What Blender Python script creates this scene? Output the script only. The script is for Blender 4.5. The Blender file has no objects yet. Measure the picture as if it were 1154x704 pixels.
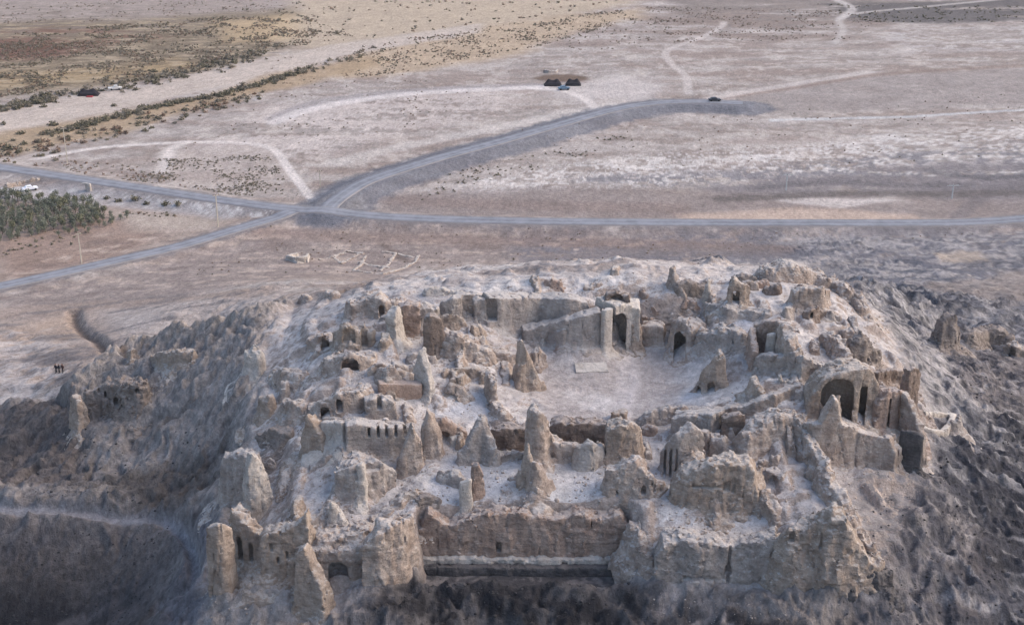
import bpy, bmesh, math, random
import numpy as np
from mathutils import Vector
R = math.radians
random.seed(7)
RNG = np.random.default_rng(7)

# ---------------------------------------------------------------- camera, sky, sun, exposure
sc = bpy.context.scene
CAM_Z, PITCH, FPX, CX, CY = 120.0, R(22.4), 1585.0, 577.0, 352.0
cam_d = bpy.data.cameras.new("camera")
cam_d.sensor_width = 36.0
cam_d.lens = 36.0 * FPX / 1154.0
cam_d.clip_start = 1.0
cam_d.clip_end = 20000.0
cam = bpy.data.objects.new("camera", cam_d)
sc.collection.objects.link(cam)
cam.location = (0, 0, CAM_Z)
cam.rotation_euler = (R(90) - PITCH, 0, 0)
sc.camera = cam

SUN_EL, SUN_AZ = R(38), R(80)          # azimuth from +Y towards +X
w = bpy.data.worlds.new("World")
sc.world = w
w.use_nodes = True
nt = w.node_tree
bg = nt.nodes["Background"]
sky = nt.nodes.new("ShaderNodeTexSky")
sky.sky_type = 'NISHITA'
sky.sun_disc = False
sky.sun_elevation = SUN_EL
sky.sun_rotation = SUN_AZ
sky.air_density = 1.0
sky.dust_density = 2.6
sky.ozone_density = 1.0
nt.links.new(sky.outputs[0], bg.inputs[0])
bg.inputs[1].default_value = 0.15
sun_d = bpy.data.lights.new("sun", 'SUN')
sun_d.energy = 0.85
sun_d.angle = R(55)
sun_d.color = (1.0, 0.86, 0.74)
sun = bpy.data.objects.new("sun", sun_d)
sc.collection.objects.link(sun)
sd = Vector((math.sin(SUN_AZ) * math.cos(SUN_EL), math.cos(SUN_AZ) * math.cos(SUN_EL), math.sin(SUN_EL)))
sun.rotation_euler = sd.to_track_quat('Z', 'Y').to_euler()
sun.location = (200, 200, 300)
sc.view_settings.view_transform = 'Standard'
sc.view_settings.look = 'None'
sc.view_settings.gamma = 1.0
sc.view_settings.use_curve_mapping = False
sc.view_settings.exposure = 1.02
sc.cycles.max_bounces = 5
sc.cycles.diffuse_bounces = 3

# ---------------------------------------------------------------- noise
_perm = RNG.permutation(256).astype(np.int64)
_perm = np.concatenate([_perm, _perm, _perm])
_g2 = RNG.normal(size=(256, 2)); _g2 /= np.linalg.norm(_g2, axis=1)[:, None]
_g3 = RNG.normal(size=(256, 3)); _g3 /= np.linalg.norm(_g3, axis=1)[:, None]
def _f(t): return t * t * t * (t * (t * 6 - 15) + 10)
def n2(x, y):
    xf, yf = np.floor(x), np.floor(y)
    xi, yi = xf.astype(np.int64) & 255, yf.astype(np.int64) & 255
    x, y = x - xf, y - yf
    u, v = _f(x), _f(y)
    out = 0.0
    for i in (0, 1):
        for j in (0, 1):
            g = _g2[_perm[_perm[xi + i] + yi + j]]
            out = out + (g[..., 0] * (x - i) + g[..., 1] * (y - j)) * (u if i else 1 - u) * (v if j else 1 - v)
    return out * 1.5
def n3(x, y, z):
    xf, yf, zf = np.floor(x), np.floor(y), np.floor(z)
    xi, yi, zi = xf.astype(np.int64) & 255, yf.astype(np.int64) & 255, zf.astype(np.int64) & 255
    x, y, z = x - xf, y - yf, z - zf
    u, v, w_ = _f(x), _f(y), _f(z)
    out = 0.0
    for i in (0, 1):
        for j in (0, 1):
            a = _perm[_perm[xi + i] + yi + j]
            for k in (0, 1):
                g = _g3[_perm[a + zi + k]]
                out = out + (g[..., 0] * (x - i) + g[..., 1] * (y - j) + g[..., 2] * (z - k)) * \
                    (u if i else 1 - u) * (v if j else 1 - v) * (w_ if k else 1 - w_)
    return out * 1.5
def fbm2(x, y, o=4, g=0.5):
    a, s, t = 1.0, 0.0, 0.0
    for i in range(o):
        s = s + a * n2(x * 2 ** i + 13.7 * i, y * 2 ** i - 7.3 * i); t += a; a *= g
    return s / t
def rid2(x, y, o=4, g=0.5):
    a, s, t = 1.0, 0.0, 0.0
    for i in range(o):
        s = s + a * (1 - 2 * np.abs(n2(x * 2 ** i + 3.1 * i, y * 2 ** i + 9.7 * i))); t += a; a *= g
    return s / t
def sstep(a, b, x):
    t = np.clip((x - a) / (b - a), 0, 1)
    return t * t * (3 - 2 * t)

# ---------------------------------------------------------------- photo pixel -> place
CP, SP = math.cos(PITCH), math.sin(PITCH)
def ray(px, py):
    u, v = (px - CX) / FPX, (py - CY) / FPX
    return np.array((u, CP - v * SP, -SP - v * CP))
def at_z(px, py, z):
    d = ray(px, py)
    t = (z - CAM_Z) / d[2]
    return np.array((d[0] * t, d[1] * t, z))
def z_at_row(Y, py):                    # height of the point at distance Y seen on row py
    d = ray(CX, py)
    return CAM_Z + d[2] / d[1] * Y
def px_of(P):
    x, y, z = P[0], P[1], P[2] - CAM_Z
    dep = y * CP - z * SP
    up = y * SP + z * CP
    return CX + FPX * x / dep, CY - FPX * up / dep
def per_m(P): return FPX / (P[1] * CP - (P[2] - CAM_Z) * SP)

# ---------------------------------------------------------------- terrain: survey points (pixel x, pixel y, height in m)
SURVEY = [
 # plain behind the fort
 (0,330,1.5),(0,300,1),(100,300,1),(250,290,1),(400,300,1.2),(550,288,1),(700,280,1),(860,275,1),(1000,272,1),(1154,272,0.5),
 (0,270,0.5),(300,262,0.5),(1154,300,2.5),(1060,300,3),(980,292,3.5),(900,283,2.5),(1154,330,6),(1080,330,7),
 (60,340,3),(180,325,4),(260,325,7),(330,318,11),
 # left foothills
 (0,380,4),(0,420,7),(60,420,9),(110,375,6),(85,355,4),(30,400,6),(200,355,11),(140,385,11),(270,345,16),
 (0,450,9),(40,455,11),(0,500,11),(40,520,12),
 # left crest and its face
 (90,447,18),(150,402,21),(210,388,25),(270,378,28.5),(310,360,30),(345,338,31.5),(385,330,34),
 (110,500,16.5),(170,470,20),(230,450,24.5),(290,420,30),(250,500,22),(180,530,17),(120,545,14.5),(275,470,27.5),
 (220,560,17),(160,565,14.5),(60,560,14),
 # gully, path and the dark ridge in front
 (0,567,16),(50,572,16.5),(100,573,16.5),(160,575,16.6),(205,583,17),(0,640,11),(100,640,11),(0,703,6),(100,703,7),
 (180,640,13.5),(225,600,18.5),(215,650,17.5),(190,703,14),(230,690,18.5),
 # fort, front edge
 (255,665,20),(290,640,23.5),(320,670,22),(355,698,20),(400,690,22),(430,675,23.5),(300,610,27.5),(375,612,28.2),(350,600,28),
 (390,655,23.5),(420,600,28.5),(480,652,22.6),(590,652,22.4),(700,652,22.4),(600,675,21.5),(600,700,20.5),(480,700,20.5),(720,700,20.5),
 (480,590,29.5),(600,572,30.5),(690,575,30.5),(720,600,29.5),(725,630,26),(480,560,30.5),
 # fort terraces
 (350,560,29.5),(330,540,29),(300,510,28),(415,580,28.5),(400,505,33),(330,490,30.5),(330,450,32.5),(450,520,31),
 (430,540,30),(440,470,33.5),(380,470,34),(380,430,36),(345,395,34.5),(420,400,37.5),(440,365,38),(420,335,38.5),
 (465,385,36.5),(500,430,35),(530,440,34.5),(520,400,36.5),(560,400,35.5),(540,365,37.5),(520,345,39),(560,470,32.5),
 (570,510,31.3),(530,520,31.3),(560,550,31),(640,540,31),(660,510,31.3),(610,500,31.5),
 (620,395,32),(700,393,32),(780,395,32.2),(620,430,32),(700,430,32),(770,430,32.4),(620,465,32.2),(700,460,32.2),(740,470,32.2),
 (570,430,33.5),(590,412,33.2),(575,395,34.5),(600,365,36),(650,345,40),
 (600,327,40.5),(700,322,40.5),(760,330,40),(640,308,40),(560,312,38),(500,320,38),(450,318,34.5),(720,300,40.5),(790,312,39),
 (520,308,35.5),
 (790,370,36.5),(820,372,38),(800,350,39.5),(840,330,40),(880,305,40),(930,318,38.5),(960,345,37),(900,345,39.5),
 (830,420,36),(870,405,38),(920,400,37.5),(960,390,36.5),(1000,370,32.5),(860,450,36),(900,440,37),(955,460,36),(985,430,36.5),
 (800,440,34),(760,490,32.2),(730,510,31.3),(830,490,33.5),(850,520,33),(880,480,35.5),(890,540,32),(800,580,30),(850,590,29.3),
 (745,590,29.8),(760,540,31),(900,580,31),(860,560,31),
 (740,660,24),(800,665,24),(860,670,24),(800,700,21.5),(930,575,32),(930,665,26),(985,660,25.5),(950,700,22.5),
 # right-hand slope
 (940,540,31),(970,530,31),(1012,535,30.5),(1045,535,28),(1040,470,30),(1030,425,30),(1000,400,33.5),(1060,480,27.5),(1085,500,24.5),
 (1050,400,23),(1063,390,21),(1120,380,16),(1154,380,13.5),(1154,420,16),(1110,430,19.5),(1154,350,9),(1100,350,12),(1030,350,19),(985,325,24),
 (1154,470,19),(1154,530,21),(1100,560,24.5),(1154,600,21),(1050,590,26.5),(1100,650,22.5),(1154,700,17.5),(1040,700,21),(1000,600,28.5),
]
HIDDEN = [  # ground that the fort hides: plain X, Y, height
 (-40,262,16),(-10,268,17),(20,268,18),(50,262,16),(-20,290,6),(20,292,6),(60,288,6),(-60,255,9),(80,240,12),(85,215,18),
 (-45,205,29),(0,75,24),(-40,75,22),(40,75,24),(-80,80,16),(80,80,20),(0,110,18),(-40,112,10),(40,112,18),(-75,115,4),(75,115,14),
 (-120,130,4),(120,130,14),(-160,180,8),(150,190,14),(-200,250,4),(200,250,4),(-300,300,1),(300,300,1),(0,350,0),(-120,350,0),(120,350,0),
 (0,0,44),(-100,0,30),(100,0,40),(-250,60,5),(250,60,8),(0,420,0),(-200,400,0),(200,400,0),(-400,150,1),(400,150,1),
]
pts = np.array([at_z(*p) for p in SURVEY] + [np.array(p, float) for p in HIDDEN])
_S = 100.0
def _rbf_fit(P, v, lam=1e-5):
    q = P / _S; n = len(q)
    d = np.linalg.norm(q[:, None] - q[None], axis=2)
    K = -d + lam * np.eye(n)
    A = np.zeros((n + 3, n + 3)); A[:n, :n] = K; A[:n, n] = 1; A[:n, n + 1:] = q; A[n, :n] = 1; A[n + 1:, :n] = q.T
    b = np.zeros(n + 3); b[:n] = v
    return np.linalg.solve(A, b)
def _rbf_eval(P, c, X, Y):
    q = P / _S; x, y = X.ravel() / _S, Y.ravel() / _S
    out = np.empty(len(x)); n = len(q)
    for s in range(0, len(x), 20000):
        e = slice(s, s + 20000)
        d = np.sqrt((x[e, None] - q[None, :, 0]) ** 2 + (y[e, None] - q[None, :, 1]) ** 2)
        out[e] = -d @ c[:n] + c[n] + c[n + 1] * x[e] + c[n + 2] * y[e]
    return out.reshape(X.shape)

def axis(lo, hi, fine, grow, lim0, lim1, cap):
    a = list(np.arange(lo, hi, fine))
    def nxt(s, v):
        c = cap(v)
        return min(s * grow, c) if c < 50 else s * 1.12
    s = fine
    while a[-1] < lim1:
        s = nxt(s, a[-1]); a.append(a[-1] + s)
    b = []; s = fine; v = lo
    while v > lim0:
        s = nxt(s, v); v -= s; b.append(v)
    return np.array(b[::-1] + a)
gx = axis(-70, 74, 0.26, 1.02, -6000, 6000, lambda v: 1.3 if abs(v) < 300 else 400)
gy = axis(130, 236, 0.26, 1.014, -120, 9000, lambda v: (3 if v < 126 else 1.5) if v < 740 else 500)
GX, GY = np.meshgrid(gx, gy)            # rows: Y
# smooth base on a coarse grid, then resampled
cxs, cys = np.arange(-420, 421, 1.5), np.arange(-121, 460, 1.5)
CXg, CYg = np.meshgrid(cxs, cys)
coef = _rbf_fit(pts[:, :2], pts[:, 2])
base = _rbf_eval(pts[:, :2], coef, CXg, CYg)
for _ in range(2):                      # take the kinks off the survey points
    b = np.pad(base, 1, mode='edge')
    base = (b[1:-1, 1:-1] * 4 + b[:-2, 1:-1] + b[2:, 1:-1] + b[1:-1, :-2] + b[1:-1, 2:]) / 8
def bil(xs, ys, A, x, y):
    x = np.clip(x, xs[0], xs[-1] - 1e-6); y = np.clip(y, ys[0], ys[-1] - 1e-6)
    i = np.clip(np.searchsorted(xs, x, side='right') - 1, 0, len(xs) - 2)
    j = np.clip(np.searchsorted(ys, y, side='right') - 1, 0, len(ys) - 2)
    fx = (x - xs[i]) / (xs[i + 1] - xs[i]); fy = (y - ys[j]) / (ys[j + 1] - ys[j])
    return (A[j, i] * (1 - fx) + A[j, i + 1] * fx) * (1 - fy) + (A[j + 1, i] * (1 - fx) + A[j + 1, i + 1] * fx) * fy
H = bil(cxs, cys, base, GX, GY)
edge = np.maximum(sstep(250, 400, np.abs(GX)), sstep(320, 440, GY))
H = H * (1 - edge)

def smooth_line(P, n=14):               # Catmull-Rom through the points
    P = np.asarray(P, float)
    Q = np.vstack([2 * P[0] - P[1], P, 2 * P[-1] - P[-2]])
    out = []
    for i in range(1, len(Q) - 2):
        t = np.linspace(0, 1, n, endpoint=False)[:, None]
        a, b, c, d = Q[i - 1], Q[i], Q[i + 1], Q[i + 2]
        out.append(0.5 * (2 * b + (c - a) * t + (2 * a - 5 * b + 4 * c - d) * t ** 2 + (3 * b - a - 3 * c + d) * t ** 3))
    return np.vstack(out + [P[-1:]])
def seg_dist(X, Y, P, far):             # distance to a polyline, param, only within far
    d = np.full(X.shape, 1e9); s = np.zeros(X.shape)
    m = (X > P[:, 0].min() - far) & (X < P[:, 0].max() + far) & (Y > P[:, 1].min() - far) & (Y < P[:, 1].max() + far)
    if not m.any(): return d, s
    x, y = X[m], Y[m]; dm = np.full(x.shape, 1e9); sm = np.zeros(x.shape)
    for i in range(len(P) - 1):
        ax, ay = P[i, :2]; bx, by = P[i + 1, :2]
        dx, dy = bx - ax, by - ay; L = dx * dx + dy * dy + 1e-12
        t = np.clip(((x - ax) * dx + (y - ay) * dy) / L, 0, 1)
        q = np.hypot(x - ax - t * dx, y - ay - t * dy)
        k = q < dm
        dm[k] = q[k]; sm[k] = i + t[k]
    d[m] = dm; s[m] = sm
    return d, s
def poly_sd(X, Y, P, far):              # signed distance, negative inside
    P = np.asarray(P)[:, :2]
    C = np.vstack([P, P[:1]])
    d, _ = seg_dist(X, Y, C, far)
    m = d < 1e8
    x, y = X[m], Y[m]; ins = np.zeros(x.shape, bool)
    for i in range(len(P)):
        ax, ay = C[i]; bx, by = C[i + 1]
        c = ((ay > y) != (by > y)) & (x < (bx - ax) * (y - ay) / (by - ay + 1e-12) + ax)
        ins ^= c
    dd = d[m]; dd[ins] *= -1; d[m] = dd
    return d

hgrid = None
def ground(x, y): return bil(gx, gy, H, np.asarray(x, float), np.asarray(y, float))
_TS = np.arange(95, 1100, 0.4)
def at(px, py):
    d = ray(px, py)
    q = d[None] * _TS[:, None]
    g = q[:, 2] + CAM_Z - ground(q[:, 0], q[:, 1])
    k = np.argmax(g < 0)
    if not (g < 0).any(): return at_z(px, py, 0.0)
    if k == 0: return q[0] + (0, 0, CAM_Z)
    t = _TS[k - 1] + 0.4 * g[k - 1] / (g[k - 1] - g[k])
    P = d * t; P[2] += CAM_Z
    return P
def ats(L): return np.array([at(*p) for p in L])
# ---------------------------------------------------------------- terrain: relief
def zone(L, far=40): return poly_sd(GX, GY, ats(L), far)
FORT_PX = [(245,668),(262,570),(300,490),(290,410),(335,345),(420,328),(520,302),(720,293),(800,300),(900,298),(960,330),(1005,390),
           (1030,440),(1042,530),(1000,600),(988,655),(870,665),(735,655),(705,650),(470,640),(382,697),(335,698)]
wx, wy = fbm2(GX / 9, GY / 9, 3), fbm2(GX / 9 + 50, GY / 9 + 20, 3)
fort_sd = zone(FORT_PX, 60) + 3 * wx
fort = 1 - sstep(-2.0, 2.5, fort_sd)
COURT_PX = [(612,392),(680,390),(760,392),(792,400),(795,418),(770,440),(745,468),(690,472),(620,470),(608,440)]
court = 1 - sstep(-1.0, 1.2, zone(COURT_PX, 20))
APRON = 1 - sstep(-3, 3, zone([(455,640),(720,640),(740,665),(900,672),(960,704),(960,740),(340,740),(400,690)], 40))
# paths, cut or worn lines and roads in world coordinates
ROADS = {
 'main': ([(-60,182),(60,199),(150,212),(240,226),(320,237),(370,241),(440,247),(520,250.5),(620,253),(720,254.2),(830,255.2),(950,256),(1060,255),(1110,253),(1154,250),(1230,243)], 5.4),
 'branch': ([(368,241),(374,233),(388,222),(412,208),(450,195),(500,180),(560,164),(620,147),(690,127.5),(740,119.5),(790,118),(838,120)], 5.2),
 'lower': ([(335,239),(300,250),(250,266),(190,285),(120,303),(60,318),(0,331),(-50,341)], 4.6),
}
road_line = {}
slope = H * 0
for k, (L, wd) in ROADS.items():
    P = smooth_line([at_z(x, y, 0.6) for x, y in L], 12)
    road_line[k] = (P, wd)
road_d = {k: seg_dist(GX, GY, P, 40)[0] for k, (P, wd) in road_line.items()}
mound = np.zeros(H.shape)
for k, (P, wd) in road_line.items():
    hgt = {'main': 1.3, 'branch': 1.6, 'lower': 0.8}[k]
    mound = np.maximum(mound, hgt * (1 - sstep(wd / 2 + 0.8, wd / 2 + 6.5, road_d[k])))
near_road = sstep(0, 0.6, mound)
# relief noise
lum = fbm2(GX / 5.5, GY / 5.5, 4)
gul_u = (GX * 0.75 - GY * 0.66); gul_v = (GX * 0.66 + GY * 0.75)
gully = rid2(gul_u / 6.0 + 1.2 * wx, gul_v / 17.0 + 0.5 * wy, 4)
gully2 = rid2(gul_u / 1.9 + 1.5 * wx, gul_v / 6.0 + 0.5 * wy, 3)
rock = rid2(GX / 7 + wx, GY / 7 + wy, 5)
hill = sstep(3, 12, H) * (1 - edge)
left = 1 - sstep(-14, 2, GX + 12 + 4 * wx)
flank = hill * (1 - fort)
FACE = 1 - sstep(-1.2, 1.2, zone([(-90,480),(30,462),(90,445),(120,424),(150,401),(210,387),(275,377),(320,345),(345,350),(300,440),(290,500),(262,565),(228,596),(205,582),(160,574),(100,571),(50,570),(-90,566)], 30) + 1.5 * wx)
BACK = left * sstep(205, 222, GY) * (1 - FACE)
PIT = 1 - sstep(-2, 2, zone([(-90,574),(110,576),(190,584),(212,610),(205,660),(150,740),(-90,740)], 30))
RSM = 1 - sstep(-3, 3, zone([(925,318),(985,330),(1050,392),(1092,440),(1078,478),(1046,522),(1030,440),(995,385)], 30) + 2 * wx)
flank = flank * (1 - 0.75 * BACK) * (1 - 0.45 * RSM) * (1 - 0.55 * PIT)
H0 = H.copy()
CREST = smooth_line(ats([(88,449),(104,438),(122,424),(150,403),(180,394),(212,389),(245,384),(275,378),(305,362)]), 8)
d, _ = seg_dist(GX, GY, CREST, 12)
LIP = np.exp(-(d / 2.2) ** 2)
FLOOR = np.zeros(H.shape)
for L in ([(505,515),(560,502),(585,535),(565,562),(500,566),(482,552)],[(620,528),(672,524),(676,556),(640,570),(606,570)],[(742,576),(850,582),(900,584),(880,600),(800,598),(738,600)],
          [(352,592),(406,588),(404,612),(352,616)],[(928,462),(976,462),(976,484),(930,482)],[(736,505),(756,530),(758,562),(738,560)],[(455,380),(478,380),(478,396),(462,398)],
          [(810,365),(850,358),(846,378),(822,392)],[(490,468),(540,440),(566,452),(540,476)],[(400,520),(440,525),(450,560),(420,575)],[(760,440),(840,428),(846,446),(770,458)]):
    FLOOR = np.maximum(FLOOR, 1 - sstep(-0.8, 0.8, zone(L, 14) + 0.6 * wx))
H = H + fort * (1 - 0.85 * FLOOR) * (1 - 0.93 * court) * (1 - 0.7 * APRON) * (0.7 * lum + 0.3 * rid2(GX / 3.2 + wx, GY / 3.2, 4) + 0.12 * fbm2(GX / 0.9, GY / 0.9, 2))
H = H + flank * (left * (2.3 * gully + 1.1 * rock + 0.4 * gully2) + (1 - left) * (1.5 * rock + 1.3 * rid2(GX / 13 + wx, GY / 11 + wy, 4) + 0.7 * lum + 0.4 * gully2))
H = H + flank * (0.45 * rid2(GX / 1.9 + wx, GY / 1.9, 4) + 0.15 * n2(GX / 0.7, GY / 0.7))
H = H + LIP * (1 - fort) * (1.3 + 1.2 * rid2(GX / 4 + wx, GY / 4, 3))
# buried room walls: low broken ridges on a warped grid of rooms
ca_, sa_ = math.cos(0.06), math.sin(0.06)
ru, rv = (GX * ca_ + GY * sa_) / 6.2 + 0.35 * fbm2(GX / 12 + 9, GY / 12, 2), (GY * ca_ - GX * sa_) / 5.4 + 0.35 * fbm2(GX / 12, GY / 12 + 31, 2)
du, dv = np.abs(ru - np.round(ru)) * 6.2, np.abs(rv - np.round(rv)) * 5.4
br_u, br_v = n2(np.round(ru) * 3.3 + 0.5, rv * 0.9), n2(ru * 0.9 + 40, np.round(rv) * 3.7 + 0.5)
ridge = np.maximum((1 - sstep(0.35, 1.5, du)) * sstep(-0.15, 0.4, br_u), (1 - sstep(0.35, 1.5, dv)) * sstep(-0.15, 0.4, br_v))
H = H + fort * (1 - court) * (1 - APRON) * (1 - FLOOR) * ridge * (1.0 + 0.5 * n2(GX / 2.1, GY / 2.1)) * (0.9 - 0.45 * sstep(196, 206, GY))
H = H + (1 - hill) * (1 - near_road) * (1 - sstep(500, 800, GY)) * (0.35 * fbm2(GX / 22, GY / 22, 4) + 0.10 * rid2(GX / 6, GY / 6, 3))
H = H * 1.0
def line_w(L, z=None): return smooth_line(ats(L) if z is None else [at_z(x, y, z) for x, y in L], 10)
PATH_GULLY = line_w([(-30,564),(0,566),(60,571),(120,576),(180,580),(205,590),(216,606),(219,640),(206,668),(180,684)])
d, _ = seg_dist(GX, GY, PATH_GULLY, 8)
kk = 1 - sstep(0.4, 1.5, d + 0.4 * wx)
Hs = bil(cxs, cys, base, GX, GY)
H = H * (1 - kk) + Hs * kk
CRACK = line_w([(84,350),(86,362),(98,376),(112,384),(138,388),(150,393)])
d, _ = seg_dist(GX, GY, CRACK, 8)
H -= 1.3 * (1 - sstep(0.2, 2.0, d))
HUM = 1 - sstep(-4, 4, zone([(-80,372),(60,372),(130,390),(140,405),(90,440),(60,462),(-80,500)], 40) + 3 * wx)
H += HUM * (1.0 * fbm2(GX / 7, GY / 7, 4) + 0.7 * rid2(GX / 9 + wx, GY / 9 + wy, 4))
H += mound
# the footing strip in front of the long wall
STRIP_Z = 22.4
SP_ = [at_z(x, 650, STRIP_Z) for x in (482, 592, 700)]
strip = poly_sd(GX, GY, np.array([(SP_[0][0] - .4, SP_[0][1] - 2.5), (SP_[2][0] + .4, SP_[2][1] - 2.5), (SP_[2][0] + .4, SP_[2][1] + 3.6), (SP_[0][0] - .4, SP_[0][1] + 3.6)]), 12)
kk = 1 - sstep(-0.3, 1.2, strip)
kk_strip = kk
H = H * (1 - kk) + np.minimum(H, STRIP_Z - 0.15 + 0.15 * lum) * kk
# badlands right behind
BAD = 1 - sstep(-6, 6, zone([(870,278),(960,268),(1080,266),(1250,264),(1250,362),(1080,352),(990,336),(930,305)], 40) + 4 * wx)
H += BAD * (1 - near_road) * (0.9 * rid2(GX / 12 + wx, GY / 14 + wy, 4) + 0.3 * gully2)
# the ground never rises in front of the road shoulders
# ---------------------------------------------------------------- terrain: what the soil is made of
def lin(r, g, b):
    c = np.array((r, g, b)) / 255.0
    return np.where(c <= 0.04045, c / 12.92, ((c + 0.055) / 1.055) ** 2.4)
ALB = 0.80
def soil(r, g, b): return lin(r, g, b) * ALB
COL = np.zeros(H.shape + (3,)); COL[:] = soil(169, 158, 150)
nl = fbm2(GX / 60, GY / 60, 4); nm = fbm2(GX / 14, GY / 14, 4); ns = fbm2(GX / 3.5, GY / 3.5, 3); nf = n2(GX / 0.8, GY / 0.8)
st = fbm2(GX / 55, GY / 11, 4)          # long streaks left by run-off
WARP = 9 * nl + 4 * nm + 1.2 * ns
FIL = rid2(GX / 24 + 1.6 * wx, GY / 11 + 1.6 * wy, 5, 0.62)
FIL2 = rid2(GX / 11 + 40 + 1.2 * wx, GY / 7 + 1.2 * wy, 4, 0.6)
STK = fbm2(GX / 46 + 0.6 * wy, GY / 8 + 0.8 * wx, 5, 0.6)
STK2 = fbm2(GX / 17 + 33, GY / 3.6 + 0.5 * wx, 4, 0.6)
plain_m = (1 - np.clip(hill, 0, 1))
def paint(mask, c, k=1.0):
    global COL
    m = np.clip(mask * k, 0, 1)[..., None]
    COL = COL * (1 - m) + np.asarray(c) * m
def area(L, c, feather, k=1.0, warp=1.0, brk=0.0, far=None, tex=None):
    P = np.array([at_z(x, y, 0.5) if y < 262 else at(x, y) for x, y in L])
    d = poly_sd(GX, GY, P, (far or feather + 30))
    m = 1 - sstep(-feather, feather, d + WARP * warp)
    if brk: m = m * sstep(-0.10, 0.14, (st * 1.2 + ns * 0.45 + nf * 0.12) + (brk - 0.5) * 0.9 + 0.0)
    if tex is not None: m = m * tex
    paint(m, c, k)
def stroke(L, c, half, soft, k=1.0, warp=0.3, z=None):
    P = line_w(L, 0.5 if L[0][1] < 262 else None) if z is None else line_w(L, z)
    d, _ = seg_dist(GX, GY, P, half + soft + 6)
    paint(1 - sstep(half, half + soft, d + warp * (ns + nf * 0.4)), c, k)
paint(sstep(0.0, 0.22, STK) * plain_m, soil(196, 184, 176), 0.6)
paint(sstep(0.02, 0.25, -STK + 0.3 * STK2) * plain_m, soil(146, 129, 119), 0.6)
paint(sstep(-0.05, 0.3, st + nl * 0.5 + ns * .2), soil(154, 137, 127), 0.75)
paint(sstep(0.05, 0.35, nm + ns * 0.6), soil(192, 181, 172), 0.6)
# far strip, sand sheet, river bed
area([(-200,-40),(340,-40),(330,6),(180,22),(-200,34)], soil(166,152,142), 10)
area([(-200,30),(180,20),(330,8),(420,20),(400,44),(300,58),(220,82),(100,100),(-200,132)], soil(146,130,108), 8)
area([(-200,52),(60,46),(110,50),(70,62),(-200,72)], soil(128,96,84), 6, 0.9)
area([(-100,84),(60,78),(200,62),(240,74),(120,90),(-100,108)], soil(172,148,112), 5, 0.8)
area([(-200,28),(200,20),(400,44),(220,82),(-200,132)], soil(112, 98, 82), 8, 0.7, 1.0, tex=sstep(-0.02, 0.2, STK2 + 0.5 * STK))
area([(-200,28),(200,20),(400,44),(220,82),(-200,132)], soil(182, 164, 140), 8, 0.7, 1.0, tex=sstep(0.08, 0.25, -STK2 + 0.3 * ns))
area([(-200,40),(120,30),(200,40),(90,60),(-200,80)], soil(126, 90, 76), 8, 0.8, 1.0, tex=sstep(-0.1, 0.15, STK))
area([(-200,8),(250,2),(330,16),(200,34),(-200,48)], soil(138, 124, 112), 14, 0.7, 1.0, tex=sstep(-0.05, 0.2, STK2))
area([(320,-60),(760,-60),(716,4),(640,16),(560,27),(480,40),(400,50),(330,58),(300,40),(330,14)], soil(190,172,150), 8)
area([(250,24),(330,14),(340,44),(260,48)], soil(196,170,134), 8, 0.7)
area([(380,62),(460,42),(560,28),(640,18),(720,8),(730,20),(640,34),(600,56),(520,72),(440,84),(380,88)], soil(190,168,142), 6, 0.9)
area([(-200,140),(60,112),(150,98),(260,72),(380,48),(470,36),(540,26),(540,36),(480,46),(390,62),(280,90),(150,118),(60,136),(-200,178)], soil(198,183,170), 3, 0.95, 0.5)
area([(-100,168),(70,140),(200,112),(330,82),(430,58),(440,70),(340,94),(220,124),(100,152),(-100,190)], soil(176,152,122), 5, 0.85)
# middle plain
area([(300,118),(420,104),(560,98),(620,104),(560,124),(470,150),(380,172),(260,186),(200,176)], soil(205,192,184), 8, 0.75, 1.2, 0.6)
area([(190,168),(300,164),(330,196),(330,222),(200,210),(160,190)], soil(186,172,162), 6, 0.7)
area([(600,96),(700,84),(760,94),(740,112),(650,114)], soil(204,194,188), 6, 0.8)
area([(598,87),(612,83.5),(640,82),(662,85),(664,89),(648,92),(618,91.5)], soil(116,96,82), 1.5, 0.95, 0.1)
area([(480,196),(600,176),(700,168),(820,160),(950,150),(1154,130),(1250,125),(1250,205),(1000,192),(900,192),(800,198),(700,202),(600,212),(470,218)], soil(200,189,181), 6, 0.7, 1.3, 0.35)
area([(660,180),(760,172),(900,170),(1020,160),(1140,150),(1154,170),(1000,182),(860,184),(760,190)], soil(208,199,192), 5, 0.65, 1.2, 0.3)
area([(440,222),(560,196),(700,178),(900,160),(1250,128),(1250,205),(1000,196),(800,202),(600,216)], soil(222,214,208), 5, 0.8, 1.0, tex=sstep(0.45, 0.68, FIL + 0.4 * STK2))
area([(640,200),(800,188),(1000,170),(1250,150),(1250,215),(900,205),(760,206)], soil(128,124,127), 5, 0.85, 1.0, tex=sstep(0.22, 0.5, FIL2 + 0.5 * STK - 0.1))
area([(790,206),(880,192),(1000,184),(1250,172),(1250,232),(1050,222),(900,216),(810,216)], soil(132,124,124), 6, 0.85, 1.2, 0.75)
area([(460,214),(640,208),(820,216),(1250,226),(1250,247),(900,248),(640,246),(430,238)], soil(146,133,127), 5, 0.85, 0.6)
area([(760,238),(900,232),(1030,237),(1046,246),(900,249),(770,249)], soil(198,175,158), 2.5, 0.85, 0.5)
area([(880,222),(1000,219),(1050,225),(940,228)], soil(214,202,194), 1.5, 0.8, 0.7)
area([(720,-60),(1400,-60),(1400,14),(1000,22),(880,30),(770,26)], soil(140,128,120), 8, 0.9, 1.0, 0.95)
area([(930,4),(1400,-8),(1400,20),(1080,24),(960,22)], soil(100,94,92), 4, 0.85, 0.8, 0.8)
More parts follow.
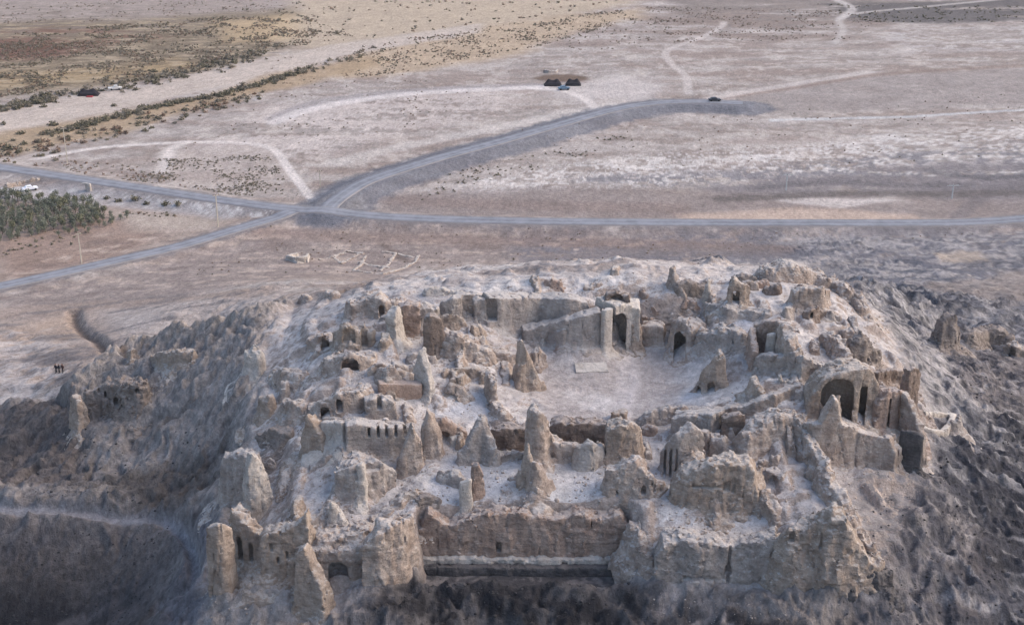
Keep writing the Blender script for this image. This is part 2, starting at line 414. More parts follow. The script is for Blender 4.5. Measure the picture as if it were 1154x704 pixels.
area([(720,14),(900,8),(1000,26),(900,44),(760,48)], soil(148,132,122), 6, 0.85, 1.0, 0.6)
area([(850,92),(1000,80),(1250,70),(1250,118),(1000,124),(860,122)], soil(160,149,143), 6, 0.85)
area([(1000,36),(1250,22),(1250,56),(1020,58)], soil(196,188,184), 5, 0.6, 1.2, 0.5)
# left of the crossroads
area([(-100,212),(120,224),(250,238),(290,246),(180,282),(0,322),(-100,330)], soil(166,148,136), 5, 0.85)
area([(0,272),(120,240),(180,262),(120,296),(0,318)], soil(150,126,112), 4, 0.7, 0.5)
area([(120,232),(250,244),(240,258),(150,262)], soil(192,178,164), 4, 0.6)
area([(-60,206),(90,206),(190,224),(300,240),(250,244),(120,230),(-60,222)], soil(172,166,164), 2, 0.8, 0.5)
# below the road
area([(280,258),(420,252),(800,260),(1250,256),(1250,330),(900,290),(500,300),(200,340),(0,352),(0,336),(150,304)], soil(150,136,129), 5, 0.85)
area([(860,276),(960,266),(1080,264),(1250,262),(1250,362),(1080,352),(990,336),(930,305)], soil(104,101,104), 5, 0.92, 0.8, 0.95)
area([(560,262),(1250,258),(1250,366),(1060,350),(930,300),(700,298)], soil(112,111,118), 6, 0.75, 0.8, tex=sstep(0.15, 0.45, FIL2 + 0.6 * STK2))
area([(860,262),(1250,258),(1250,366),(1060,350),(930,300)], soil(190,182,177), 6, 0.55, 0.8, tex=sstep(0.42, 0.62, FIL + 0.3 * STK2))
area([(960,286),(1250,276),(1250,366),(1080,352),(1000,330)], soil(84,86,95), 6, 0.8, 0.8, tex=sstep(0.05, 0.3, STK2 + STK))
area([(895,268),(980,262),(1080,268),(1100,285),(1000,292),(920,285)], soil(160,152,149), 5, 0.5, 1.0, 0.4)
area([(1040,285),(1110,282),(1120,298),(1050,300)], soil(186,168,150), 2, 0.7)
area([(1020,318),(1154,300),(1250,300),(1250,340),(1100,346),(1030,340)], soil(150,136,126), 3, 0.6, 0.8)
area([(1080,292),(1250,286),(1250,304),(1100,306)], soil(84,84,92), 2, 0.7, 0.8, 0.7)
area([(120,262),(420,254),(800,262),(760,286),(480,300),(300,318),(90,336),(-100,344)], soil(188,170,156), 5, 0.7, 0.8, tex=sstep(0.1, 0.3, STK2 + 0.4 * ns))
area([(120,262),(420,254),(800,262),(760,286),(480,300),(300,318),(90,336),(-100,344)], soil(126,110,104), 5, 0.6, 0.8, tex=sstep(0.12, 0.32, -STK2 + 0.4 * STK))
area([(-40,346),(90,340),(200,334),(330,318),(310,350),(140,390),(60,430),(-40,450)], soil(166,148,136), 3, 0.8, 0.5)
area([(20,370),(80,356),(90,376),(60,400),(10,400)], soil(184,160,140), 3, 0.6, 0.5)
area([(110,350),(220,338),(330,330),(300,360),(160,380)], soil(186,174,166), 3, 0.8, 0.5)
paint(HUM * sstep(0.0, 0.3, FIL2 - 0.3 + 0.5 * nm), soil(192, 183, 178), 0.7); paint(HUM * sstep(0.05, 0.3, -nm + 0.3 * ns), soil(112, 107, 108), 0.7)
area([(-40,338),(200,330),(330,320),(300,350),(140,385),(60,420),(-40,430)], soil(124,117,116), 5, 0.7, 0.8, tex=sstep(0.05, 0.3, STK2 - 0.3 * nm))
# hill body
hillm = np.clip(hill * 1.0, 0, 1)
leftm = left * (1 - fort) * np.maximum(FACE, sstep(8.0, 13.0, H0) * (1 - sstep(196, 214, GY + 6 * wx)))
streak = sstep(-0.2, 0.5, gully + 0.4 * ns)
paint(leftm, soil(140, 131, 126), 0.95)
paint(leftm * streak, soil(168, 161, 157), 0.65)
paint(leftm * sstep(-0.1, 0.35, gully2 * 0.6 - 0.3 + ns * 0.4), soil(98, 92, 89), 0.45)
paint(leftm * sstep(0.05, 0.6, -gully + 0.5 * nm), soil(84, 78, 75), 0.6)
rightm = (1 - left) * (1 - fort) * sstep(6, 14, H0) * (1 - sstep(262, 285, GY))
paint(rightm, soil(152, 148, 148), 0.95)
paint(rightm * sstep(-0.1, 0.45, rock * 0.5 + nm), soil(92, 92, 99), 0.85)
paint(rightm * sstep(0.15, 0.4, ns - 0.4 * nm), soil(180, 174, 172), 0.6)
paint(RSM * (1 - fort), soil(164,158,155), 0.85); paint(RSM * (1 - fort) * sstep(0.0, 0.3, ns + 0.5 * nm), soil(150,143,141), 0.6)
area([(1060,396),(1154,392),(1250,395),(1250,470),(1110,470),(1080,440)], soil(122,114,112), 3, 0.85, 0.5)
area([(1050,520),(1090,486),(1120,470),(1250,440),(1250,760),(1110,760),(1100,690),(1060,620),(1030,560)], soil(58,57,62), 6, 0.92, 0.7, 0.85)
area([(970,560),(1060,540),(1110,620),(1130,760),(960,760),(940,690),(1000,640)], soil(112,104,102), 3, 0.75, 0.6, 0.8)
_bl = fbm2(GX / 2.6 + 3 * wx, GY / 2.6 + 70, 4)
paint(rightm * sstep(0.02, 0.22, _bl), soil(74, 73, 79), 0.75); paint(rightm * sstep(0.1, 0.35, -_bl), soil(176, 171, 170), 0.5)
area([(1040,590),(1080,580),(1100,620),(1060,640)], soil(172,162,156), 2, 0.6, 0.8, 0.5)
area([(190,582),(250,588),(240,640),(232,704),(170,720),(185,660),(210,630)], soil(118, 117, 124), 1.5, 0.85, 0.2)
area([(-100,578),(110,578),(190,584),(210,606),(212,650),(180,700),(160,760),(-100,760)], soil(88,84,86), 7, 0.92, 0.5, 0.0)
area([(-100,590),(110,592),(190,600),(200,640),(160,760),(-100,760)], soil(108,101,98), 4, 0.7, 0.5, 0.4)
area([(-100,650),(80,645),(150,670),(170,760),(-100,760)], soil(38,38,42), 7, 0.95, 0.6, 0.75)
area([(-60,470),(60,450),(90,480),(90,545),(-60,560)], soil(96,88,86), 3, 0.8, 0.4)
area([(120,540),(200,520),(250,500),(240,545),(200,572),(140,568)], soil(72,64,60), 2.5, 0.7, 0.6)
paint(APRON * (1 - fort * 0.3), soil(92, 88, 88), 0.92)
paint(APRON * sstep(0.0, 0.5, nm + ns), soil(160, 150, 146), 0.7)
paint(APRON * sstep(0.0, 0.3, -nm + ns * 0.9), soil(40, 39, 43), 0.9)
area([(735,662),(860,668),(960,690),(930,704),(780,690),(725,680)], soil(168,158,152), 1.2, 0.6, 0.5)
# fort dust
paint(LIP * leftm, soil(186, 172, 160), 0.6)
f_in = fort * (1 - APRON)
paint(f_in, soil(198, 190, 186), 0.96)
paint(f_in * sstep(0.0, 0.3, nm + ns * 0.6), soil(212, 204, 198), 0.8)
paint(f_in * sstep(0.1, 0.4, ns - nm * 0.5), soil(176, 162, 153), 0.55)
paint(f_in * sstep(0.2, 0.6, fbm2(GX / 6 + 90, GY / 6, 4)), soil(164, 163, 168), 0.65)
rear = f_in * sstep(205, 216, GY + 3 * wx)
paint(rear, soil(176, 162, 153), 0.75); paint(rear * sstep(0.05, 0.3, FIL2 - 0.25 + nm), soil(204, 194, 187), 0.7); paint(rear * sstep(0.05, 0.3, -nm + 0.5 * STK2), soil(140, 128, 122), 0.6)
area([(950,548),(1000,536),(1046,536),(1075,560),(1050,740),(985,740),(985,655),(968,600)], soil(130,124,123), 2.5, 0.85, 0.4)
area([(985,548),(1046,536),(1085,560),(1060,740),(1000,740),(1000,620)], soil(84,82,87), 3, 0.8, 0.5, tex=sstep(-0.05, 0.2, _bl + 0.1))
paint(kk_strip, soil(76, 74, 77), 0.95); paint(kk_strip * sstep(0.0, 0.3, ns + 0.5 * nf), soil(132, 125, 122), 0.8)
paint(FLOOR * f_in, soil(206, 201, 199), 0.85); paint(FLOOR * f_in * sstep(0.0, 0.3, nm), soil(188, 187, 192), 0.6)
paint(court, soil(184, 174, 169), 0.9)
paint(court * sstep(0.0, 0.4, nm + 0.5 * ns), soil(210, 203, 199), 0.75)
stroke([(706,392),(707,412),(709,432),(702,455),(700,470)], soil(208,199,196), 0.7, 1.6, 0.8)
# tracks
PALE = soil(222, 211, 203)
stroke([(352,223),(338,205),(323,185),(311,169),(287,161),(240,158),(180,160),(110,165),(40,176)], PALE, 0.9, 0.9, 0.95)
stroke([(182,192),(188,176),(192,166),(206,160)], PALE, 0.8, 2.2, 0.7)
stroke([(674,126),(664,114),(650,106),(634,101),(600,98)], PALE, 1.1, 1.2, 0.95)
stroke([(310,132),(345,118),(400,108),(470,101),(540,97),(600,95)], soil(166,158,156), 2.2, 3, 0.8)
stroke([(310,136),(345,123),(400,112),(470,104),(540,100),(610,97)], soil(224,214,208), 1.5, 3, 0.8)
stroke([(776,104),(772,84),(756,70),(752,56),(786,43),(812,30),(816,24)], soil(208,196,188), 0.8, 1.6, 0.7)
stroke([(940,48),(950,34),(947,20),(976,13),(1060,5),(1150,-4)], soil(204,194,186), 0.8, 1.8, 0.65)
stroke([(947,20),(960,8),(930,-6)], soil(210,200,193), 1.2, 2.0, 0.7)
stroke([(870,134),(920,132.5),(1000,131),(1080,127),(1154,123),(1230,118)], soil(212,212,212), 0.6, 1.2, 0.7)
stroke([(800,112),(850,104),(910,95),(980,84),(1070,77),(1180,72)], soil(150,130,118), 0.8, 3.0, 0.7)
stroke([(800,110),(850,101),(910,91),(980,80)], soil(206,194,186), 1.0, 3.0, 0.7)
stroke([(380,180),(470,160),(560,143),(640,126),(690,117)], soil(212,202,194), 1.5, 4, 0.6)
stroke([(1154,206),(1120,212),(1090,232),(1080,244)], soil(120,112,112), 1.0, 2.5, 0.6)
d, _ = seg_dist(GX, GY, PATH_GULLY, 8); paint(1 - sstep(0.4, 1.3, d + 0.5 * ns), soil(150, 146, 148), 0.85)
d, _ = seg_dist(GX, GY, CRACK, 8); paint(1 - sstep(0.3, 1.2, d + 0.2 * ns), soil(96, 84, 78), 0.8)
P = line_w([(1056,394),(1062,408),(1074,424),(1090,446),(1140,470)]); d, _ = seg_dist(GX, GY, P, 8); paint(1 - sstep(0.3, 0.9, d + 0.3 * ns), soil(190, 182, 178), 0.6)
stroke([(815,221),(900,217),(980,214),(1080,215),(1200,214)], soil(104, 96, 92), 1.0, 4.0, 0.75, 0.9)
stroke([(850,208),(930,203),(1010,204),(1100,206)], soil(112, 106, 106), 0.6, 3.0, 0.7, 0.9)
stroke([(1050,190),(1090,196),(1154,196)], soil(100, 96, 98), 0.8, 3.0, 0.7, 0.9)
stroke([(430,222),(560,228),(760,232)], soil(140, 122, 114), 1.5, 6.0, 0.6, 0.9)
stroke([(300,262),(420,268),(560,272),(760,276),(880,280)], soil(142, 122, 112), 1.5, 6.0, 0.6, 0.9)
stroke([(620,290),(740,284),(860,284)], soil(128, 118, 116), 1.5, 5.0, 0.6, 0.9)
stroke([(430,275),(445,284),(452,292),(470,296)], soil(120, 104, 96), 0.3, 1.2, 0.7, 0.3)
# road embankments of blue-grey gravel
for k, (P, wd) in road_line.items():
    a = {'main': 0.75, 'branch': 0.9, 'lower': 0.8}[k]; e = {'main': 3.0, 'branch': 9.5, 'lower': 2.2}[k]
    paint(1 - sstep(wd / 2 + e * 0.6, wd / 2 + e, road_d[k] + 2.2 * ns + 1.5 * nm), soil(106, 110, 120) if k == 'branch' else soil(126, 121, 122), a * 0.85)
area([(-40,200),(110,214),(310,240),(300,246),(240,240),(100,224),(-40,212)], soil(200,194,190), 1.0, 0.9, 0.1, tex=sstep(0.05, 0.3, n2(GX / 1.5 + 0.3 * GY, GY / 9) + 0.3 * ns))
d, _ = seg_dist(GX, GY, np.array([at_z(x, y, 0.3) for x, y in ((372,240),(400,236),(392,222),(352,232))]), 12)
paint(1 - sstep(1, 5, d + ns), soil(130, 126, 126), 0.7)
# grain of the soil itself
COL *= np.clip(1 + 0.16 * nm + 0.22 * ns + 0.16 * nf + 0.03 * RNG.normal(size=H.shape), 0.5, 1.6)[..., None]
STEEP = f_in * (1 - court)

def link(o): sc.collection.objects.link(o); return o
def mesh_np(name, V, F):
    me = bpy.data.meshes.new(name)
    V = np.ascontiguousarray(V, np.float32); F = np.ascontiguousarray(F, np.int32)
    k = F.shape[1]
    me.vertices.add(len(V)); me.vertices.foreach_set('co', V.ravel())
    me.loops.add(F.size); me.loops.foreach_set('vertex_index', F.ravel())
    me.polygons.add(len(F)); me.polygons.foreach_set('loop_start', np.arange(0, F.size, k, dtype=np.int32))
    me.update(calc_edges=True)
    return me
def set_smooth(me): me.polygons.foreach_set('use_smooth', np.ones(len(me.polygons), bool))
# ---------------------------------------------------------------- materials
class NT:
    def __init__(s, name):
        s.m = bpy.data.materials.new(name); s.m.use_nodes = True
        s.t = s.m.node_tree; s.b = s.t.nodes['Principled BSDF']
        s.b.inputs['Roughness'].default_value = 0.95
        s.b.inputs['Specular IOR Level'].default_value = 0.12
    def n(s, kind, **kw):
        x = s.t.nodes.new(kind)
        for k, v in kw.items():
            if k.startswith('i_'):
                x.inputs[int(k[2:]) if k[2:].isdigit() else k[2:].replace('_', ' ')].default_value = v
            else: setattr(x, k, v)
        return x
    def l(s, a, b): s.t.links.new(a, b)
    def noise(s, scale, detail=4, rough=0.55, vec=None):
        x = s.n('ShaderNodeTexNoise', i_Scale=scale, i_Detail=detail, i_Roughness=rough)
        if vec is not None: s.l(vec, x.inputs['Vector'])
        return x.outputs['Fac']
    def remap(s, v, a, b, c, d):
        x = s.n('ShaderNodeMapRange'); x.inputs[1].default_value = a; x.inputs[2].default_value = b
        x.inputs[3].default_value = c; x.inputs[4].default_value = d
        s.l(v, x.inputs[0]); return x.outputs[0]
    def mix(s, f, a, b, mode='MIX'):
        x = s.n('ShaderNodeMix', data_type='RGBA', blend_type=mode)
        for sock, v in ((x.inputs[0], f), (x.inputs[6], a), (x.inputs[7], b)):
            if hasattr(v, 'links') or isinstance(v, bpy.types.NodeSocket): s.l(v, sock)
            else: sock.default_value = v if not isinstance(v, (tuple, list, np.ndarray)) else (*v[:3], 1)
        return x.outputs[2]
    def math(s, op, a, b=None):
        x = s.n('ShaderNodeMath', operation=op)
        for i, v in enumerate((a, b)):
            if v is None: continue
            if isinstance(v, bpy.types.NodeSocket): s.l(v, x.inputs[i])
            else: x.inputs[i].default_value = v
        return x.outputs[0]
    def bump(s, hgt, strength, dist):
        x = s.n('ShaderNodeBump', i_Strength=strength, i_Distance=dist)
        s.l(hgt, x.inputs['Height']); s.l(x.outputs[0], s.b.inputs['Normal'])
def tc(m): return m.n('ShaderNodeTexCoord').outputs['Object']
def geo_z(m):
    g = m.n('ShaderNodeNewGeometry'); sp = m.n('ShaderNodeSeparateXYZ'); m.l(g.outputs['True Normal'], sp.inputs[0]); return sp.outputs[2], g.outputs['Position']

m = NT('soil')
at_n = m.n('ShaderNodeAttribute', attribute_name='soil')
nz, pos = geo_z(m)
n_a = m.noise(0.9, 6, 0.65, pos); n_b = m.noise(4.0, 4, 0.6, pos)
mud = m.mix(m.remap(n_a, 0.35, 0.65, 0, 1), tuple(soil(160, 144, 134)), tuple(soil(184, 169, 159)))
st_f = m.math('MULTIPLY', m.remap(m.math('ADD', nz, m.remap(n_a, 0.3, 0.7, -0.08, 0.08)), 0.72, 0.90, 1, 0), at_n.outputs['Alpha'])
c1 = m.mix(st_f, at_n.outputs['Color'], mud)
tilt = m.math('MULTIPLY', m.remap(nz, 0.80, 0.97, 1, 0), m.math('SUBTRACT', 1.0, at_n.outputs['Alpha']))
mp = m.n('ShaderNodeMapping'); mp.inputs['Rotation'].default_value = (0, 0, R(48)); mp.inputs['Scale'].default_value = (1.7, 0.75, 1.0); m.l(pos, mp.inputs[0])
n_s = m.noise(0.8, 7, 0.68, mp.outputs[0])
gr = m.math('MULTIPLY', m.remap(n_a, 0.3, 0.7, 0.78, 1.20), m.math('ADD', 1.0, m.math('MULTIPLY', tilt, m.remap(n_s, 0.35, 0.65, -0.32, 0.28)))); gr2 = m.remap(n_b, 0.3, 0.7, 0.86, 1.12)
mm = m.math('MULTIPLY', gr, gr2)
cc = m.n('ShaderNodeCombineColor'); [m.l(mm, cc.inputs[i]) for i in range(3)]
c2 = m.mix(1.0, c1, cc.outputs[0], 'MULTIPLY')
m.l(c2, m.b.inputs['Base Color'])
m.bump(m.math('ADD', m.math('ADD', n_a, m.math('MULTIPLY', m.math('MULTIPLY', tilt, n_s), 1.5)), m.math('MULTIPLY', n_b, 0.35)), 0.75, 0.6)
SOIL = m.m
# ---------------------------------------------------------------- mud-brick materials
def mud_mat(name, wall, pale, dust, course=0.0, dusty=0.75):
    m = NT(name)
    nz, pos = geo_z(m)
    sp = m.n('ShaderNodeSeparateXYZ'); m.l(pos, sp.inputs[0])
    n_a = m.noise(0.55, 8, 0.66, pos); n_b = m.noise(3.6, 6, 0.7, pos); n_d = m.noise(1.4, 5, 0.6, pos)
    vm = m.n('ShaderNodeVectorMath', operation='MULTIPLY'); vm.inputs[1].default_value = (0.5, 0.5, 2.6); m.l(pos, vm.inputs[0])
    n_c = m.noise(1.3, 5, 0.65, vm.outputs[0])          # courses of brick and mud
    vm2 = m.n('ShaderNodeVectorMath', operation='MULTIPLY'); vm2.inputs[1].default_value = (1.6, 1.6, 0.22); m.l(pos, vm2.inputs[0])
    n_e = m.noise(0.9, 4, 0.6, vm2.outputs[0])          # rain runs
    body = m.mix(m.remap(n_a, 0.38, 0.62, 0, 1), tuple(soil(*wall)), tuple(soil(*pale)))
    body = m.mix(m.remap(n_c, 0.36, 0.52, course * 0.8, 0), body, tuple(soil(*[c * 0.70 for c in wall])))
    body = m.mix(m.remap(n_e, 0.52, 0.66, 0, 0.45), body, tuple(soil(*[c * 0.55 + d_ * 0.45 for c, d_ in zip(pale, dust)])))
    body = m.mix(m.remap(n_d, 0.62, 0.72, 0, 0.6), body, tuple(soil(*[c * 0.62 for c in wall])))
    top = m.remap(m.math('ADD', nz, m.remap(n_a, 0.3, 0.7, -0.22, 0.22)), 0.58, 0.92, 0, dusty)
    c = m.mix(top, body, tuple(soil(*dust)))
    g = m.math('MULTIPLY', m.remap(n_b, 0.3, 0.7, 0.80, 1.15), m.remap(n_a, 0.3, 0.7, 0.86, 1.1))
    cc = m.n('ShaderNodeCombineColor'); [m.l(g, cc.inputs[i]) for i in range(3)]
    c = m.mix(1.0, c, cc.outputs[0], 'MULTIPLY')
    m.l(c, m.b.inputs['Base Color'])
    m.bump(m.math('ADD', m.math('MULTIPLY', n_b, 0.6), m.math('ADD', m.math('MULTIPLY', n_c, 0.5), m.math('MULTIPLY', n_d, 0.9))), 0.8, 0.5)
    return m.m
MAT = {
 'mud': mud_mat('weathered_mud_brick', (170, 150, 136), (194, 177, 164), (208, 199, 192), 0.3),
 'tan': mud_mat('tan_mud_brick', (167, 147, 131), (188, 170, 155), (204, 194, 185), 0.35),
 'red': mud_mat('reddish_mud_brick', (166, 141, 126), (186, 163, 148), (198, 186, 178), 0.5),
 'pale': mud_mat('pale_mud_plaster', (198, 184, 172), (210, 198, 187), (214, 206, 198), 0.15),
 'grey': mud_mat('grey_mud_plaster', (168, 154, 145), (188, 175, 165), (206, 198, 192), 0.25),
 'plaster': mud_mat('smooth_pink_plaster', (190, 160, 140), (194, 165, 146), (208, 194, 184), 0.0, 0.5),
 'basalt': mud_mat('dark_basalt_masonry', (84, 80, 80), (112, 106, 104), (126, 120, 118), 0.6, 0.5),
 'brown': mud_mat('brown_brick_courses', (130, 113, 103), (150, 132, 120), (184, 173, 166), 0.55),
 'stone': mud_mat('dark_loose_stone', (58, 55, 57), (84, 80, 80), (92, 88, 88), 0.3, 0.4),
 'rock': mud_mat('grey_slope_rock', (138, 124, 114), (158, 145, 136), (174, 162, 154), 0.5, 0.6),
}
# ---------------------------------------------------------------- eroded solids: distance field -> mesh
_EDGES = [((0,0,0),(1,0,0)),((0,1,0),(1,1,0)),((0,0,1),(1,0,1)),((0,1,1),(1,1,1)),
          ((0,0,0),(0,1,0)),((1,0,0),(1,1,0)),((0,0,1),(0,1,1)),((1,0,1),(1,1,1)),
          ((0,0,0),(0,0,1)),((1,0,0),(1,0,1)),((0,1,0),(0,1,1)),((1,1,0),(1,1,1))]
def surface_nets(S, org, h):
    nx, ny, nz = [k - 1 for k in S.shape]
    def cor(c): return S[c[0]:c[0] + nx, c[1]:c[1] + ny, c[2]:c[2] + nz]
    acc = np.zeros((nx, ny, nz, 3), np.float32); cnt = np.zeros((nx, ny, nz), np.float32)
    for a, b in _EDGES:
        va, vb = cor(a), cor(b)
        k = (va < 0) != (vb < 0)
        t = np.where(k, va / np.where(k, va - vb, 1), 0)
        for ax in range(3):
            acc[..., ax] += np.where(k, a[ax] + t * (b[ax] - a[ax]), 0)
        cnt += k
    act = cnt > 0
    ids = np.full(cnt.shape, -1, np.int64); ids[act] = np.arange(act.sum())
    I = np.argwhere(act)
    V = (I + acc[act] / cnt[act][:, None]) * h + org
    quads = []
    for ax in range(3):
        u, v = (ax + 1) % 3, (ax + 2) % 3
        sl = [slice(None)] * 3; s2 = [slice(None)] * 3
        sl[ax] = slice(0, -1); s2[ax] = slice(1, None)
        A, B = S[tuple(sl)] < 0, S[tuple(s2)] < 0
        E = np.argwhere(A != B)
        lo = (E[:, u] > 0) & (E[:, v] > 0) & (E[:, u] < S.shape[u] - 1) & (E[:, v] < S.shape[v] - 1)
        E = E[lo]; flip = A[tuple(E.T)]
        def off(du, dv):
            q = E.copy(); q[:, u] -= du; q[:, v] -= dv
            return ids[tuple(q.T)]
        q = np.stack([off(1, 1), off(0, 1), off(0, 0), off(1, 0)], -1)
        q[~flip] = q[~flip][:, ::-1]
        quads.append(q)
    Q = np.concatenate(quads)
    return V, Q[(Q >= 0).all(1)]
SUNK_FLOORS = []  # deep openings whose floor is sunk out of view to darken the mouth
def smin(a, b, k):
    h = np.clip(0.5 + 0.5 * (b - a) / k, 0, 1)
    return b * (1 - h) + a * h - k * h * (1 - h)
def smax(a, b, k): return -smin(-a, -b, k)

def stroke3(P, th, taper, topf=False):
    """photo pixels (x, base row, top row) -> plan polyline with base and top heights"""
    out = []
    if isinstance(P, np.ndarray): return P, th, taper      # already in place
    for x, yb, yt, *zz in P:
        B = at_z(x, yb, zz[0]) if zz else at(x, yb)
        if len(zz) == 2:
            f = B[:2] / np.linalg.norm(B[:2]); q = B[:2] + f * th / 2
            out.append((q[0], q[1], zz[0], zz[1])); continue
        h0 = max(0.4, (yb - yt) / per_m(B))
        f = B[:2] / np.linalg.norm(B[:2])
        q = B[:2] + f * (th / 2 + taper * h0 * 0.8)
        out.append((q[0], q[1], B[2], z_at_row(q[1] - (th / 2 if topf else 0), yt)))
    return np.array(out), th, taper
def wall_dist(X, Y, P, half, flat):
    d, s = seg_dist(X, Y, P, 1e6)
    if flat and len(P) > 1:
        for a, b in ((P[0], P[1]), (P[-1], P[-2])):
            t = a[:2] - b[:2]; L = np.linalg.norm(t)
            if L < 0.3: continue
            t = t / L
            al = (X - a[0]) * t[0] + (Y - a[1]) * t[1]; pe = np.abs((X - a[0]) * t[1] - (Y - a[1]) * t[0])
            k = (al > -half) & (pe < half * 1.6)
            d = np.where(k, np.maximum(d, al + half), d)
    return d, s
def solid(strokes, cuts=(), vox=0.19, rough=0.23, topn=0.45, seed=0, k_top=0.22, sink=3.6, soft=0.5, clean=False, skirt=0.12, topf=False):
    if clean or max(s[1] for s in strokes) < 0.75: skirt = 0
    S3 = [stroke3(s[0], s[1], s[2], topf) for s in strokes]
    lo = np.array([1e9, 1e9, 1e9]); hi = -lo
    for P, th, tp in S3:
        hh = (P[:, 3] - P[:, 2]).max() + sink
        m_ = th / 2 + tp * hh + 0.9 + (1.2 if skirt else 0)
        lo = np.minimum(lo, [P[:, 0].min() - m_, P[:, 1].min() - m_, P[:, 2].min() - sink])
        hi = np.maximum(hi, [P[:, 0].max() + m_, P[:, 1].max() + m_, P[:, 3].max() + 0.8])
    n = np.ceil((hi - lo) / vox).astype(int) + 2
    xs, ys, zs = [lo[i] + vox * np.arange(n[i]) for i in range(3)]
    X, Y = np.meshgrid(xs, ys, indexing='ij'); Z = zs[None, None, :]
    D = None
    o = seed * 17.3
    tn = 0 if clean else topn * (0.7 * n2(X * 0.55 + o, Y * 0.55) + 0.45 * n2(X * 1.6 + o, Y * 1.6) + 0.25 * n2(X * 3.6, Y * 3.6 + o))
    for P, th, tp in S3:
        if len(P) == 1: P = np.vstack([P, P + [0.02, 0.02, 0, 0]])
        L_ = np.linalg.norm(np.diff(P[:, :2], axis=0), axis=1).sum()
        d, s = wall_dist(X, Y, P, th / 2, tp <= 0.14 and L_ > th * 1.2)
        top = np.interp(s, np.arange(len(P)), P[:, 3]); bas = np.interp(s, np.arange(len(P)), P[:, 2])
        top = top + tn
        side = d[..., None] - th / 2 - tp * np.maximum(top[..., None] - Z, 0)
        q = smax(side / math.sqrt(1 + tp * tp), Z - top[..., None], k_top)
        if skirt:                            # talus of fallen mud round the foot
            hh = np.clip(top - bas, 0.3, 4.0)
            foot = bas + hh * skirt - 0.15 + 0.5 * tn
            q2 = (d[..., None] - th / 2 - 1.25 * (foot[..., None] - Z)) / 1.6
            q = smin(q, np.maximum(q2, Z - foot[..., None]), 0.7)
        q = np.maximum(q, (bas - sink)[..., None] - Z)
        D = q if D is None else smin(D, q, soft)
    if not clean:
        near = np.abs(D) < 0.8
        i, j, k = np.nonzero(near)
        x, y, z = xs[i] + o, ys[j], zs[k]
        wxx = 0.35 * n3(x * 0.8, y * 0.8, z * 0.8 + 9)      # lost blocks leave broken faces
        ci, cj, ck = [np.floor(v).astype(np.int64) & 255 for v in (x / 0.95 + wxx, y / 0.95 - wxx, z / 0.7 + wxx)]
        D[near] += rough * 0.75 * (_perm[_perm[_perm[ci] + cj] + ck] / 255.0 - 0.5)
        fis = np.abs(n3(x * 0.42, y * 0.42, z * 0.10 + 50))
        D[near] += 0.32 * np.maximum(0, 1 - fis / 0.045) * (n3(x * 0.2, y * 0.2, z * 0.2) > -0.1)
        D[near] += rough * (0.9 * n3(x * 0.45, y * 0.45, z * 0.35) + 0.7 * n3(x * 1.2, y * 1.2, z * 0.45) + 0.4 * n3(x * 2.7, y * 2.7, z * 2.0)
                            + 0.30 * n3(x * 5.1, y * 5.1, z * 3.6) + 0.10 * n3(x * 0.5, y * 0.5, z * 3.2))
    for c in cuts:
        kind, xl, xr, yb, yt, dep = c[:6]
        az = c[6] if len(c) > 6 else 0.0
        P, th, tp = S3[c[7] if len(c) > 7 else 0]
        pix = np.array([px_of((p[0], p[1], p[2]))[0] for p in P]); od = np.argsort(pix)
        xm = (xl + xr) / 2
        Yc = np.interp(xm, pix[od], P[od, 1]); tz = np.interp(xm, pix[od], P[od, 3])
        Yf = Yc - th / 2
        for _ in range(3):
            zm = (z_at_row(Yf, yb) + z_at_row(Yf, yt)) / 2
            Yf = Yc - th / 2 - tp * max(tz - zm, 0)
        z0, z1 = z_at_row(Yf, yb), z_at_row(Yf, yt)
        pm = per_m((0, Yf, zm)); wd = (xr - xl) / pm / 2
        xc = (xm - CX) / FPX * (Yf * CP - (zm - CAM_Z) * SP)
        ang = math.atan2(xc, Yf) + az
        ax, ay = math.sin(ang), math.cos(ang)
        A = (X - xc) * ax + (Y - Yf) * ay; C = np.abs((X - xc) * ay - (Y - Yf) * ax)
        if dep >= 2.5: SUNK_FLOORS.append((xc, Yf, ax, ay, wd, dep))
        if kind == 'arch':
            zs_ = z1 - wd
            d2 = np.where(Z < zs_, C[..., None] - wd, np.hypot(C[..., None], Z - zs_) - wd)
        else:
            d2 = np.maximum(C[..., None] - wd, Z - z1)
        cut = np.maximum(np.maximum(d2, (A - dep)[..., None]), np.maximum((-A - 4)[..., None], z0 - (2.6 if dep >= 2.5 else 0.25) - Z))  # deep cuts reach down into the added pit
        wob = 0 if clean else 0.07 * n3(X[..., None] * 1.3 + 0 * Z, Y[..., None] * 1.3 + 0 * Z, Z * 1.3 + 0 * X[..., None])
        D = smax(D, -cut + wob, 0.08)
    D[0], D[-1] = 1, 1; D[:, 0], D[:, -1] = 1, 1; D[:, :, 0], D[:, :, -1] = 1, 1
    return surface_nets(D.astype(np.float32), lo, vox)
_seed = [0]
def ruin_mesh(name, strokes, mat='mud', cuts=(), parent=None, origin=None, **kw):
    _seed[0] += 1
    V, Q = solid(strokes, cuts, seed=_seed[0], **kw)
    if origin is None:
        origin = np.array([V[:, 0].mean(), V[:, 1].mean(), 0]); origin[2] = ground(origin[0], origin[1])
    me = mesh_np(name, V - origin, Q); set_smooth(me); me.set_sharp_from_angle(angle=R(38)); me.materials.append(MAT[mat])
    o = link(bpy.data.objects.new(name, me))
    if parent is None: o.location = origin
    else: o.parent = parent
    return o
def tag(o, label, cat, group=None, kind=None):
    o['label'] = label; o['category'] = cat
    if group: o['group'] = group
    if kind: o['kind'] = kind
    return o
